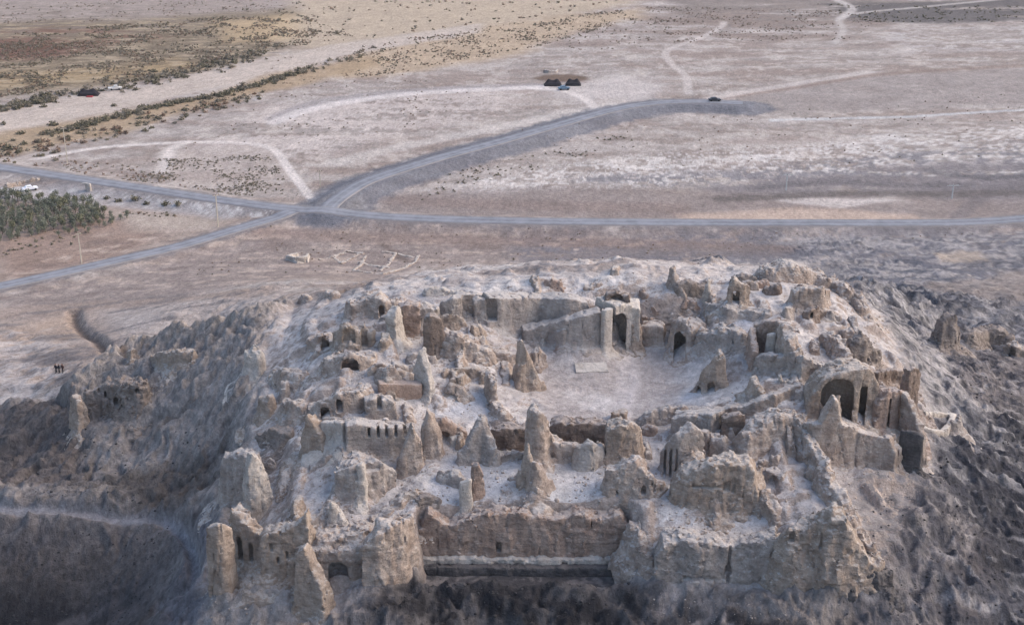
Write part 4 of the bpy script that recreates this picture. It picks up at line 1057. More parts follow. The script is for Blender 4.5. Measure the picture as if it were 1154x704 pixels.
ruin('eroded_mound', 'small tan lump on the dusty slope under the pale lit rib', 'mound',
     [([(298,467,448),(305,468,444)], 1.2, 0.25)], 'tan')
ruin('rock_outcrop', 'grey block of fallen masonry on the upper left slope', 'outcrop',
     [([(298,500,486),(310,500,481),(324,497,484)], 1.8, 0.2)], 'rock')
ruin('eroded_mound', 'knobby dust heap beside the two-sided tower stump', 'mound',
     [([(325,468,452),(336,470,450),(344,474,458)], 1.6, 0.35)], 'mud')
ruin('eroded_mound', 'soft pale hump on the slope left of the burrowed mound', 'mound',
     [([(312,432,418),(326,434,414),(340,434,420)], 2.0, 0.4)], 'mud', k_top=0.7)
# ---------------------------------------------------------------- outlying ruins
ruin('ruined_wall', 'low tan wall remnant on the end of the left crest', 'wall',
     [([(176,412,400),(190,412,396),(206,411,394),(220,409,396)], 1.6, 0.12)], 'tan', rough=0.3)
ruin('stub', 'lone pinkish stump at the tip of the left crest', 'stub',
     [([(147,408,396),(152,408,391)], 1.2, 0.12)], 'tan')
ruin('mud_pillar', 'pale rib of rock standing on the outer end of the left cliff', 'pillar',
     [([(87,484,456),(90,486,444),(95,486,454)], 1.3, 0.12)], 'tan')
ruin('rock_outcrop', 'cliff outcrop pocked with small burrow holes on the left crest', 'outcrop',
     [([(108,468,440),(124,468,432),(140,466,428),(158,464,430)], 2.6, 0.3)], 'rock',
     [('arch',110,112.5,441,437,0.9), ('arch',117,120,445,440,1.0), ('arch',128,133,452,445,0.8), ('arch',152,156,440,435,0.9)], rough=0.5)
ruin('ruined_tower', 'isolated leaning tower stump on the far right slope', 'tower',
     [([(1056,389,362),(1062,389,355),(1068,389,353),(1073,388,366)], 1.6, 0.12)], 'rock')
ruin('eroded_mound', 'low dark-faced mound near the isolated leaning tower stump', 'mound',
     [([(1090,388,374),(1106,388,369),(1122,388,368),(1134,390,376)], 2.2, 0.25)], 'rock', k_top=0.6)
ruin('ruined_wall', 'outlying wall stump with a black hole at the far right edge', 'wall',
     [([(1136,402,384),(1144,402,388),(1156,404,394)], 2.0, 0.12)], 'tan', [('arch',1137.5,1144,402,392,1.4)])
ruin('ruined_house', 'pale roofless hut of mud bricks beside the excavated foundations', 'house',
     [([(323,293,288),(334,296,289)], 0.7, 0.03), ([(334,297,289),(345,296,289)], 0.8, 0.02), ([(345,296,289),(347,289,285)], 0.7, 0.02), ([(323,293,288),(336,288,284)], 0.7, 0.02)], 'pale', topn=0.1, rough=0.08)
fd = [('long', [([(398,305,303.6),(415,308,306.6),(433,309.5,308.1)], 0.9, 0.08), ([(433,309,307.6),(452,304,302.6),(468,296,294.6),(472,288,286.6)], 0.9, 0.08),
                ([(430,284,282.6),(448,287,285.6),(466,291,289.6)], 0.9, 0.08), ([(402,296,294.6),(420,300,298.6),(440,303,301.6)], 0.9, 0.08), ([(412,289,287.6),(406,300,298.6),(398,305,303.6)], 0.9, 0.08), ([(446,286,284.6),(438,298,296.6),(428,306,304.6)], 0.9, 0.08)]),
      ('short', [([(360,294,292.6),(376,290,288.6),(392,284,282.6)], 0.9, 0.08), ([(384,298,296.6),(396,292,290.6),(406,286,284.6)], 0.9, 0.08), ([(376,290,288.6),(384,297,295.6)], 0.9, 0.08), ([(391,284,282.6),(410,287,285.6)], 0.9, 0.08)])]
ruin('foundation', 'larger excavated grid of low wall foundations behind the fort', 'foundation', fd[0][1], 'tan', topn=0.2, rough=0.1, skirt=0)
ruin('foundation', 'smaller cluster of crumbled footings beside the pale roofless hut', 'foundation', fd[1][1], 'tan', topn=0.3, rough=0.14, skirt=0)
ruin('culvert_wall', 'pale concrete culvert head under the embankment of the main road', 'culvert',
     [([(93,215,206),(98,215.5,206),(103,216,207)], 0.8, 0.0)], 'pale', [('box',90,96,215,207.5,0.6)], clean=True, topn=0)
ruin('bank', 'tan earth bank beside the main road near the white car', 'bank',
     [([(8,212,207),(24,208,203),(42,204,200.5)], 1.0, 0.5)], 'tan', k_top=0.6)
# pale floor pad in the court
def slab(name, label, cat, corners, thick, mat, lift=0.03):
    for p in (): pass
    P = ats(corners); zt = max(ground(p[0], p[1]) for p in P) + lift + thick
    c = P.mean(0); V = []
    for z in (zt - thick - 0.4, zt):
        V += [(p[0] - c[0], p[1] - c[1], z - zt + ground(p[0], p[1]) + thick - c[2]) for p in P]
    n = len(P); bm = bmesh.new(); vs = [bm.verts.new(v) for v in V]
    bm.faces.new(vs[n:]); bm.faces.new(vs[:n][::-1])
    for i in range(n): bm.faces.new((vs[i], vs[(i + 1) % n], vs[n + (i + 1) % n], vs[n + i]))
    bmesh.ops.recalc_face_normals(bm, faces=bm.faces)
    bmesh.ops.bevel(bm, geom=[e for e in bm.edges], offset=0.05, segments=2, affect='EDGES')
    me = bpy.data.meshes.new(name); bm.to_mesh(me); me.materials.append(MAT[mat])
    o = link(bpy.data.objects.new(name, me)); o.location = c
    return tag(o, label, cat)
slab('floor_slab', 'flat whitish rectangular floor slab lying in the middle of the court', 'slab', [(649,421),(686,420),(683,409),(647,410)], 0.22, 'pale')

# ---------------------------------------------------------------- low broken room walls between the ruins
_rw = np.random.default_rng(77)
_ok = 0; _tries = 0; _pl = []
LOW = [([(300,470),(345,400),(420,345),(540,345),(580,370),(575,470),(560,560),(420,600),(320,600),(285,540)], 38, ('mud', 'tan', 'grey')),
       ([(560,480),(740,485),(760,560),(700,570),(560,570)], 10, ('mud', 'grey')),
       ([(740,480),(830,420),(850,350),(960,350),(985,420),(900,470),(880,570),(760,580)], 20, ('mud', 'grey')),
       ([(570,325),(700,300),(900,310),(930,345),(800,350),(720,335),(600,328)], 12, ('mud', 'rock', 'red'))]
_words = ['weathered', 'broken', 'crumbled', 'dusty', 'low']
for L, n, mats in LOW:
    P = ats(L)[:, :2]; lo, hi = P.min(0), P.max(0); got = 0
    for _ in range(4000):
        if got >= n: break
        x, y = _rw.uniform(lo, hi)
        if poly_sd(np.array([[x]]), np.array([[y]]), np.c_[P, P[:, 0] * 0], 1e6)[0, 0] > -0.6: continue
        if bil(gx, gy, FLOOR, np.array([x]), np.array([y]))[0] > 0.2 or bil(gx, gy, court, np.array([x]), np.array([y]))[0] > 0.1: continue
        if any((x - a) ** 2 + (y - b) ** 2 < 2.4 ** 2 for a, b in _pl): continue
        _pl.append((x, y)); got += 1
        a = (0.06 if _rw.random() < .5 else 1.63) + _rw.normal() * 0.12; ln = _rw.uniform(1.4, 4.2); ht = _rw.uniform(0.5, 1.7)
        T = []
        for k in range(4):
            t = (k / 3 - .5) * ln; px_, py_ = x + math.cos(a) * t, y + math.sin(a) * t; g = float(ground(px_, py_))
            T.append((px_, py_, g, g + max(0.25, ht * (1 - 0.7 * abs(k / 3 - _rw.uniform(.2, .8))) + _rw.normal() * 0.12)))
        ruin('room_wall', 'low broken stub of a room wall half buried in dust between the larger ruins', 'wall', [(np.array(T), _rw.uniform(0.7, 1.1), _rw.uniform(0.05, 0.25))], mats[_rw.integers(0, len(mats))],
             group='low broken room walls between the larger ruins', sink=0.8)
# ---------------------------------------------------------------- the ground sheet, with added pits sinking the floor inside deep openings to darken them
for X0, Y0, ax, ay, wd, dep in SUNK_FLOORS:
    A = (GX - X0) * ax + (GY - Y0) * ay; C = np.abs((GX - X0) * ay - (GY - Y0) * ax)
    H -= 2.2 * sstep(0.5, 1.2, A) * (1 - sstep(dep + 0.1, dep + 0.5, A)) * (1 - sstep(wd, wd + 0.35, C))
ny, nx = GX.shape
idx = np.arange(ny * nx).reshape(ny, nx)
F = np.stack([idx[:-1, :-1], idx[:-1, 1:], idx[1:, 1:], idx[1:, :-1]], -1).reshape(-1, 4)
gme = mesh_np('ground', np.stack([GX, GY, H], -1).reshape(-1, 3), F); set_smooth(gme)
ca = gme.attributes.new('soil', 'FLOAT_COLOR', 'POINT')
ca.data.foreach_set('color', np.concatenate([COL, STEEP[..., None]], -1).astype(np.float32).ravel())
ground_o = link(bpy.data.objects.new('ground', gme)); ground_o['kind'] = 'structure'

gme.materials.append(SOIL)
# ---------------------------------------------------------------- roads
def plain_mat(name, c, var=0.12, scale=1.5, rough=0.9):
    m = NT(name); m.b.inputs['Roughness'].default_value = rough
    n = m.noise(scale, 4, 0.6, geo_z(m)[1]); g = m.remap(n, 0.3, 0.7, 1 - var, 1 + var)
    cc = m.n('ShaderNodeCombineColor'); [m.l(g, cc.inputs[i]) for i in range(3)]
    m.l(m.mix(1.0, tuple(lin(*c)), cc.outputs[0], 'MULTIPLY'), m.b.inputs['Base Color'])
    return m.m
m = NT('asphalt')
ps = geo_z(m)[1]; na = m.noise(0.35, 4, 0.6, ps); nb = m.noise(3.0, 3, 0.6, ps)
wv = m.n('ShaderNodeAttribute', attribute_name='across').outputs['Fac']
wheel = m.math('ABSOLUTE', m.math('SUBTRACT', m.math('ABSOLUTE', wv), 0.45))
c = m.mix(m.remap(na, 0.35, 0.65, 0, 1), tuple(lin(122, 123, 129) * 0.8), tuple(lin(146, 147, 153) * 0.8))
c = m.mix(m.remap(wheel, 0.0, 0.22, 0.55, 0), c, tuple(lin(166, 167, 172) * 0.8))
c = m.mix(m.remap(m.math('ADD', m.math('ABSOLUTE', wv), m.remap(nb, 0.3, 0.7, -0.12, 0.12)), 0.84, 0.98, 0, 0.8), c, tuple(lin(150, 142, 138) * 0.8))
m.l(c, m.b.inputs['Base Color'])
ASPH = m.m
for k, (P, wd) in road_line.items():
    Pd = np.vstack([np.array([np.linspace(P[i, j], P[i + 1, j], 4, endpoint=False) for j in (0, 1)]).T for i in range(len(P) - 1)])
    T = np.gradient(Pd, axis=0); T /= np.linalg.norm(T, axis=1)[:, None]
    N = np.stack([-T[:, 1], T[:, 0]], 1); nw = 9
    V = []; acr = []
    for s in np.linspace(-1, 1, nw):
        q = Pd + N * s * wd / 2
        V.append(q); acr.append(np.full(len(q), s))
    V = np.stack(V, 1); acr = np.stack(acr, 1)
    zc = np.maximum.reduce([ground(V[:, i, 0], V[:, i, 1]) for i in range(nw)])
    zc = np.convolve(np.pad(zc, 6, mode='edge'), np.ones(13) / 13, 'valid')
    lift = {'main': 0.16, 'branch': 0.145, 'lower': 0.13}[k]
    Z = zc[:, None] + lift + 0.06 * (1 - acr ** 2)
    VV = np.concatenate([V, Z[..., None]], -1)
    # drop the edges down into the shoulder
    el = VV[:, 0].copy(); el[:, 2] -= 0.6; el[:, :2] -= N * 0.5; er = VV[:, -1].copy(); er[:, 2] -= 0.6; er[:, :2] += N * 0.5
    VV = np.concatenate([el[:, None], VV, er[:, None]], 1); acr = np.pad(acr, ((0, 0), (1, 1)), mode='edge')
    n_, w_ = VV.shape[:2]; ii = np.arange(n_ * w_).reshape(n_, w_)
    Q = np.stack([ii[:-1, :-1], ii[1:, :-1], ii[1:, 1:], ii[:-1, 1:]], -1).reshape(-1, 4)[:, ::-1]
    me = mesh_np('road', VV.reshape(-1, 3), Q); set_smooth(me); me.materials.append(ASPH)
    a = me.attributes.new('across', 'FLOAT', 'POINT'); a.data.foreach_set('value', acr.astype(np.float32).ravel())
    o = link(bpy.data.objects.new('road', me)); o['kind'] = 'structure'
# ---------------------------------------------------------------- plants
def leaf_mat(name, c1, c2):
    m = NT(name); n = m.noise(0.8, 3, 0.6, geo_z(m)[1])
    oi = m.n('ShaderNodeObjectInfo').outputs['Random']
    f = m.math('ADD', m.remap(n, 0.35, 0.65, 0.0, 0.7), m.math('MULTIPLY', oi, 0.4))
    m.l(m.mix(f, tuple(lin(*c1)), tuple(lin(*c2))), m.b.inputs['Base Color']); return m.m
LEAF = [leaf_mat('olive_leaves', (88, 84, 68), (118, 110, 90)), leaf_mat('grey_green_leaves', (112, 104, 90), (140, 129, 112)), leaf_mat('brown_twigs', (112, 92, 78), (140, 118, 100))]
TREE_LEAF = [leaf_mat('tamarisk_leaves', (92, 97, 84), (130, 131, 112)), leaf_mat('yellowing_leaves', (100, 102, 80), (130, 126, 100))]
BARK = plain_mat('bark', (104, 88, 74))
def leaf_cloud(n, rx, rz, size, rng, z0=0.0, clumps=7):
    cs = rng.normal(size=(clumps, 3)); cs /= np.linalg.norm(cs, axis=1)[:, None]; cs *= rng.uniform(0.35, 0.8, (clumps, 1))
    k = rng.integers(0, clumps, n)
    p = cs[k] + rng.normal(size=(n, 3)) * 0.24
    p[:, 2] = np.abs(p[:, 2]) if z0 == 0 else p[:, 2]
    p = p * (rx, rx, rz) + (0, 0, z0)
    a = rng.normal(size=(n, 3)); a /= np.linalg.norm(a, axis=1)[:, None]
    b = np.cross(a, rng.normal(size=(n, 3))); b /= np.linalg.norm(b, axis=1)[:, None]
    s = size * rng.uniform(0.6, 1.3, (n, 1))
    V = np.stack([p - a * s - b * s * .6, p + a * s - b * s * .6, p + a * s + b * s * .6, p - a * s + b * s * .6], 1).reshape(-1, 3)
    return V, np.arange(4 * n).reshape(n, 4)
BUSH = []
for mi, mt in enumerate(LEAF):
    for v in range(3):
        rng = np.random.default_rng(50 + mi * 3 + v)
        V, Q = leaf_cloud(110, 0.5, 0.62, 0.085, rng)
        me = mesh_np('bush', V, Q); me.materials.append(mt); BUSH.append(me)
def in_poly(L, n, rng):
    """n random ground points inside a pixel polygon, even in plan"""
    P = np.array([at_z(x, y, 0.5)[:2] for x, y in L]); lo, hi = P.min(0), P.max(0); out = []
    C = np.vstack([P, P[:1]])
    while len(out) < n:
        q = rng.uniform(lo, hi, (n * 3, 2)); ins = np.zeros(len(q), bool)
        for i in range(len(P)):
            ax, ay = C[i]; bx, by = C[i + 1]
            ins ^= ((ay > q[:, 1]) != (by > q[:, 1])) & (q[:, 0] < (bx - ax) * (q[:, 1] - ay) / (by - ay + 1e-12) + ax)
        out += list(q[ins])
    return np.array(out[:n])
rng = np.random.default_rng(11)
SC = []   # x, y, size, tint
def scatter(L, n, s0, s1, tints, clump=0.0):
    q = in_poly(L, n * 3 if clump else n, rng)
    if clump:
        v = fbm2(q[:, 0] / 14 + 5, q[:, 1] / 14, 3); q = q[np.argsort(-(v + (1 - clump) * rng.normal(size=len(q)) * 0.3))[:n]]
    for p in q: SC.append((p[0], p[1], rng.uniform(s0, s1) ** 1.0, tints[rng.integers(0, len(tints))]))
def row(L, n, jit, s0, s1, tints):
    P = smooth_line([at_z(x, y, 0.5) for x, y in L], 20); s = np.cumsum(np.r_[0, np.linalg.norm(np.diff(P[:, :2], axis=0), axis=1)])
    for t in rng.uniform(0, s[-1], n):
        SC.append((np.interp(t, s, P[:, 0]) + rng.normal() * jit, np.interp(t, s, P[:, 1]) + rng.normal() * jit * 1.6, rng.uniform(s0, s1), tints[rng.integers(0, len(tints))]))
row([(52,152),(85,143),(120,134),(165,122),(210,113),(255,104),(300,92),(345,78)], 230, 1.2, 1.6, 3.4, (0, 0, 1))
row([(70,160),(130,147),(180,134),(230,120),(290,106)], 120, 3.0, 1.2, 2.8, (0, 1, 2))
row([(345,78),(380,68),(430,56)], 30, 3, 1.2, 2.4, (0, 1))
row([(-40,126),(20,118),(64,108)], 130, 2.0, 1.8, 3.6, (0, 0, 1))
row([(66,105),(95,103),(118,99)], 30, 1.5, 1.4, 2.8, (0, 1))
row([(128,96),(165,90),(205,82),(250,71),(298,60)], 190, 3.5, 1.4, 3.2, (0, 1, 1))
scatter([(-30,40),(200,22),(330,12),(400,40),(300,58),(200,80),(100,98),(-30,118)], 5200, 0.4, 1.5, (0, 1, 1, 2), 0.45)
scatter([(-30,50),(110,44),(90,60),(-30,70)], 500, 0.6, 1.6, (2, 2, 1))
scatter([(380,62),(460,42),(560,28),(700,10),(720,20),(620,48),(520,70),(430,84),(385,88)], 1500, 0.4, 1.3, (1, 2, 0), 0.35)
scatter([(250,-4),(720,-4),(640,14),(480,36),(380,46),(300,30)], 160, 0.7, 2.0, (1, 2, 0), 0.3)
scatter([(160,178),(300,172),(342,222),(250,216),(170,198)], 800, 0.35, 1.0, (1, 1, 0), 0.45)
scatter([(-20,160),(60,158),(80,176),(40,186),(-20,180)], 70, 0.9, 2.6, (0, 1, 2), 0.4)
scatter([(60,178),(160,186),(230,212),(90,196)], 120, 0.5, 1.2, (1, 2), 0.5)
scatter([(720,6),(1000,12),(960,44),(760,46)], 900, 0.4, 1.1, (1, 2), 0.5)
scatter([(640,26),(780,18),(780,48),(640,58)], 150, 0.5, 1.3, (1, 2), 0.4)
scatter([(920,4),(1160,6),(1160,24),(980,24)], 200, 0.8, 1.6, (1, 0), 0.5)
scatter([(430,220),(520,190),(640,160),(700,150),(720,160),(600,190),(480,224)], 130, 0.4, 1.2, (1, 0), 0.5)
scatter([(-30,-4),(300,-6),(330,14),(-30,30)], 500, 0.4, 1.2, (1, 2), 0.4)
scatter([(300,255),(1154,262),(860,290),(200,330)], 160, 0.3, 0.8, (1, 2), 0.3)
scatter([(560,150),(1154,100),(1154,180),(700,190)], 120, 0.4, 0.9, (1, 2), 0.3)
scatter([(320,60),(560,100),(400,170),(200,170)], 160, 0.4, 1.0, (1, 2), 0.4)
row([(95,262),(60,268),(20,280),(0,290)], 34, 1.6, 0.7, 1.3, (0, 1))
row([(135,235),(165,239),(200,240)], 26, 0.6, 0.5, 1.1, (0, 2))
SC = [(x, y, s, t) for (x, y, s, t) in SC if min(np.hypot(x - P[:, 0], y - P[:, 1]).min() - wd / 2 for P, wd in road_line.values()) > 1.5]
SPOT = [(120,222,2.2),(133,224.5,2.4),(152,224.5,3.0),(165,228,2.2),(187,229.5,2.6),(200,231,2.4),(128,119,2.4),(24,150,3.4),(8,168,4.0),(27,162,2.6),(15,158,2.0),(4,140,2.6),(60,140,3.8),(88,150,2.4)]
spot = [(at_z(x, y, 0.3)[0], at_z(x, y, 0.3)[1], s, 0) for x, y, s in SPOT]
seen = [i for i in range(len(SC)) if -20 < px_of((SC[i][0], SC[i][1], 0))[0] < 1174 and px_of((SC[i][0], SC[i][1], 0))[1] > -4]
order = sorted(seen, key=lambda i: -SC[i][2] * per_m((SC[i][0], SC[i][1], 0)))
single = set(order[:280])
WORDS = ['dark olive', 'grey green', 'dry brown']
for k, (x, y, s, t) in enumerate(spot + [SC[i] for i in order[:280]]):
    o = link(bpy.data.objects.new('bush', BUSH[t * 3 + k % 3])); o.location = (x, y, ground(x, y) - 0.05); o.scale = (s, s, s * 0.8); o.rotation_euler.z = k * 1.7
    tag(o, WORDS[t] + ' desert bush growing on the plain beyond the fort', 'bush', WORDS[t] + ' bushes on the plain')
VS, QS, MS = [], [], []; nv = 0
small = []
for v in range(9):
    small.append(leaf_cloud(22, 0.5, 0.6, 0.15, np.random.default_rng(80 + v)))
for i, (x, y, s, t) in enumerate(SC):
    if i in single: continue
    V, Q = small[i % 9]; a = i * 2.1; ca_, sa_ = math.cos(a), math.sin(a)
    W_ = np.stack([V[:, 0] * ca_ - V[:, 1] * sa_, V[:, 0] * sa_ + V[:, 1] * ca_, V[:, 2] * 0.85], 1) * s + (x, y, ground(x, y) - 0.05)
    VS.append(W_); QS.append(Q + nv); MS.append(np.full(len(Q), t)); nv += len(V)
me = mesh_np('scrub', np.concatenate(VS), np.concatenate(QS)); me.polygons.foreach_set('material_index', np.concatenate(MS).astype(np.int32))
for mt in LEAF: me.materials.append(mt)
tag(link(bpy.data.objects.new('scrub', me)), 'low desert scrub dotted over the far plain', 'scrub', kind='stuff')
# plantation trees
def limb_mesh(rng, h):
    V, Q = [], []; base_n = 0
    def tube(pts_, rs):
        nonlocal base_n
        for p, r in zip(pts_, rs):
            for a in range(6): V.append((p[0] + r * math.cos(a * 1.047), p[1] + r * math.sin(a * 1.047), p[2]))
        for i in range(len(pts_) - 1):
            for a in range(6):
                b = (a + 1) % 6; q = base_n + i * 6
                Q.append((q + a, q + b, q + 6 + b, q + 6 + a))
        base_n += 6 * len(pts_)
    tube([(0, 0, -0.3), (0.03, 0, h * .3), (0.0, 0.05, h * .65)], [0.11, 0.085, 0.04])
    for j in range(4):
        a = j * 1.6 + rng.uniform(0, .6); z = h * (0.18 + 0.1 * j)
        tube([(0, 0, z), (math.cos(a) * .4, math.sin(a) * .4, z + .45), (math.cos(a) * .75, math.sin(a) * .75, z + 1.0)], [0.05, 0.035, 0.015])
    return np.array(V), np.array(Q)
CROWN, TRUNK = [], []
for v in range(6):
    rg = np.random.default_rng(200 + v); h = 3.2
    V, Q = leaf_cloud(330, 1.15, 1.35, 0.13, rg, z0=1.75, clumps=11)
    me = mesh_np('crown', V, Q); me.materials.append(TREE_LEAF[1 if v in (2,) else 0]); CROWN.append(me)
    V, Q = limb_mesh(rg, h); me = mesh_np('trunk', V, Q); me.materials.append(BARK); TRUNK.append(me)
GROVE = [(-14,216),(20,222),(60,222),(78,224),(104,230),(118,238),(108,250),(64,258),(40,264),(12,272),(-14,276)]
tr = []
P_ = in_poly(GROVE, 900, rng)
for p in P_:
    if all((p[0] - q[0]) ** 2 + (p[1] - q[1]) ** 2 > 1.9 ** 2 for q in tr): tr.append(p)
sap = []
for x, y in [(106,240),(112,239),(118,238),(125,243),(127,249),(136,246),(143,244),(104,252),(112,254),(118,255),(125,252),(95,258),(100,262),(86,262),(78,264),(84,256),(73,260),(66,266),(108,246),(116,247)]: sap.append(at_z(x, y, 0.3)[:2])
def tree(x, y, s, v, label, group):
    t = thing('tree', label, 'tree', (x, y, ground(x, y)), group); t.scale = (s, s, s); t.rotation_euler.z = v * 2.3 + x
    for nm, me in (('crown', CROWN[v]), ('trunk', TRUNK[v])):
        c = link(bpy.data.objects.new(nm, me)); c.parent = t
for k, p in enumerate(tr[:230]): tree(p[0], p[1], rng.uniform(0.65, 1.15), k % 6, 'grey-green tree in the dense plantation below the main road', 'trees of the plantation')
for k, p in enumerate(sap): tree(p[0], p[1], rng.uniform(0.5, 0.75), k % 6, 'small young tree spaced out along the open edge of the plantation', 'young trees at the edge of the plantation')
# ---------------------------------------------------------------- rubble
rg = np.random.default_rng(31)
def rock_shape(rg):
    bm = bmesh.new(); bmesh.ops.create_icosphere(bm, subdivisions=1, radius=0.5)
    for v in bm.verts: v.co *= rg.uniform(0.65, 1.2)
    V = np.array([v.co[:] for v in bm.verts]) * (1, rg.uniform(.6, 1), rg.uniform(.45, .8)); Q = np.array([[v.index for v in f.verts] for f in bm.faces]); bm.free(); return V, Q
RK = [rock_shape(rg) for _ in range(8)]
def rubble(name, label, areas, mt):
    VS, QS, nv = [], [], 0
    for L, n, s0, s1 in areas:
        P = ats(L)[:, :2]; lo, hi = P.min(0), P.max(0); C = np.vstack([P, P[:1]]); cnt = 0
        while cnt < n:
            x, y = rg.uniform(lo, hi); ins = False
            for i in range(len(P)):
                ax, ay = C[i]; bx, by = C[i + 1]
                if (ay > y) != (by > y) and x < (bx - ax) * (y - ay) / (by - ay + 1e-12) + ax: ins = not ins
            if not ins: continue
            cnt += 1
            s = s0 + (s1 - s0) * rg.random() ** 3; V, Q = RK[cnt % 8]; a = rg.uniform(0, 6.28); ca_, sa_ = math.cos(a), math.sin(a)
            VS.append(np.stack([V[:, 0] * ca_ - V[:, 1] * sa_, V[:, 0] * sa_ + V[:, 1] * ca_, V[:, 2]], 1) * s + (x, y, ground(x, y) + 0.02 * s)); QS.append(Q + nv); nv += len(V)
    me = mesh_np(name, np.concatenate(VS), np.concatenate(QS)); me.materials.append(mt)
    tag(link(bpy.data.objects.new(name, me)), label, 'rubble', kind='stuff')
rubble('basalt_rubble', 'loose dark basalt stones strewn on the lower slopes', [
    ([(470,652),(710,652),(740,704),(400,704)], 420, 0.08, 0.6), ([(1050,520),(1154,470),(1154,704),(1000,704),(1030,600)], 450, 0.08, 0.6),
    ([(0,590),(190,595),(200,640),(160,704),(0,704)], 350, 0.08, 0.55), ([(20,480),(250,480),(220,570),(40,560)], 300, 0.12, 0.6), ([(960,560),(1050,540),(1080,704),(940,704)], 120, 0.08, 0.4),
    ([(1060,400),(1154,400),(1154,470),(1090,460)], 150, 0.12, 0.6)], MAT['stone'])
rubble('mud_rubble', 'fallen lumps of mud brick scattered between the ruins', [
    ([(300,480),(420,340),(540,330),(580,400),(560,540),(420,590),(320,600)], 1100, 0.12, 0.6), ([(560,490),(740,490),(740,590),(480,570)], 600, 0.12, 0.6),
    ([(740,480),(880,400),(1000,380),(1030,530),(900,600),(740,600)], 1000, 0.12, 0.6), ([(600,300),(930,300),(960,350),(720,345)], 400, 0.12, 0.5), ([(735,664),(900,670),(900,704),(735,704)], 120, 0.08, 0.4),
    ([(240,600),(400,690),(330,704),(225,700)], 250, 0.12, 0.5)], MAT['mud'])
# ---------------------------------------------------------------- poles
CONC = plain_mat('pole_concrete', (196, 182, 164)); STEEL = plain_mat('pale_steel', (196, 194, 190)); GLAZE = plain_mat('insulator_glaze', (120, 90, 76), rough=0.3)
def box_mesh(name, L, mt, bev=0.0):
    bm = bmesh.new()
    for (cx, cy, cz), (sx, sy, sz), tp in L:
        r = bmesh.ops.create_cube(bm, size=1)
        for v in r['verts']:
            k = 1 - (tp if v.co.z > 0 else 0); v.co = (v.co.x * sx * k + cx, v.co.y * sy * k + cy, v.co.z * sz + cz)
    if bev: bmesh.ops.bevel(bm, geom=bm.edges[:], offset=bev, segments=2, affect='EDGES')
    me = bpy.data.meshes.new(name); bm.to_mesh(me); bm.free(); me.materials.append(mt); return me
def pole(px, py, h, arm, rz, label, mt):
    B = at_z(px, py, 0); B[2] = ground(B[0], B[1])
    t = thing('utility_pole', label, 'pole', B, rz=rz)
    for nm, me in (('post', box_mesh('post', [((0, 0, h / 2 - .2), (.34, .34, h + .4), .45)], mt, .01)),
                   ('crossarm', box_mesh('crossarm', [((0, -.18, h - .35), (arm, .16, .16), 0)], mt, .01))):
        o = link(bpy.data.objects.new(nm, me)); o.parent = t
    im = box_mesh('insulator', [((0, 0, .14), (.12, .12, .28), .4)], GLAZE, .01)
    for k in (-.45, 0, .45):
        o = link(bpy.data.objects.new('insulator', im)); o.location = (k * arm, -.18, h - .27); o.parent = t
pole(246, 256, 9.0, 1.6, 0.5, 'tan utility pole standing between the main road and the lower road', CONC)
pole(93, 304, 8.0, 1.6, 0.5, 'pale utility pole beside the lower road, nearest to the viewer', CONC)
pole(76, 183, 11.0, 1.6, 0.4, 'thin pinkish utility pole among the bushes beyond the main road', CONC)
pole(361, 210, 5.0, 1.2, 0.2, 'faint short pole beside the white track near the crossroads', CONC)
pole(886, 213, 5.0, 3.0, 0.05, 'white T-shaped pole on the salt flat by the dark wash', STEEL)
pole(1073, 222, 4.2, 3.6, 0.05, 'white pole with the widest crossarm, farthest along the dark wash', STEEL)
# ---------------------------------------------------------------- tents
BLACK = plain_mat('black_goat_hair', (40, 36, 40), 0.25, 1.2); WOOD = plain_mat('tent_poles', (120, 100, 80)); REDC = plain_mat('red_rug', (150, 60, 62))
def tent(px, py, wd, rz, label):
    B = at_z(px, py, 0); B[2] = ground(B[0], B[1])
    t = thing('tent', label, 'tent', B, rz=rz)
    nx_, ny_ = 25, 13; V = []
    for j in range(ny_):
        for i in range(nx_):
            u, v = i / (nx_ - 1) * 2 - 1, j / (ny_ - 1) * 2 - 1
            ridge = 1 - abs(v) ** 1.15; peaks = 0.78 + 0.22 * max(math.exp(-((u - .45) / .22) ** 2), math.exp(-((u + .45) / .22) ** 2))
            z = 2.3 * ridge * peaks * min(1, (1 - abs(u)) * 2.6) ** .6 + 0.02
            if v < 0: z = max(z, 1.1 * min(1, (1 - abs(u)) * 4) * min(1, (1 + v) * 9))
            V.append((u * wd / 2, v * wd * 0.34, z))
    Q = [(j * nx_ + i, j * nx_ + i + 1, (j + 1) * nx_ + i + 1, (j + 1) * nx_ + i) for j in range(ny_ - 1) for i in range(nx_ - 1)]
    me = mesh_np('cloth', np.array(V), np.array(Q)); set_smooth(me); me.materials.append(BLACK)
    c = link(bpy.data.objects.new('cloth', me)); c.parent = t
    md = c.modifiers.new('thickness', 'SOLIDIFY'); md.thickness = 0.05
    pm_ = box_mesh('pole', [((0, 0, 1.2), (.09, .09, 2.5), 0)], WOOD)
    for k in (-.45, .45):
        o = link(bpy.data.objects.new('pole', pm_)); o.location = (k * wd / 2, 0, 0); o.parent = t
    return t
tent(623, 96, 6.6, 0.05, 'wider of the two black tents pitched by the brown patch')
tent(646, 96, 5.8, -0.05, 'smaller of the two black tents pitched by the brown patch')
tent(100, 107, 7.5, 0.1, 'lone black tent at the edge of the pale river bed, red rugs in front')
B = at_z(101, 109.5, 0); B[2] = ground(B[0], B[1]) + 0.05
o = link(bpy.data.objects.new('rug', box_mesh('rug', [((0, 0, 0.1), (2.4, 1.6, .3), .1)], REDC, .05))); o.location = B; tag(o, 'red bundle of rugs lying before the lone black tent', 'rug')
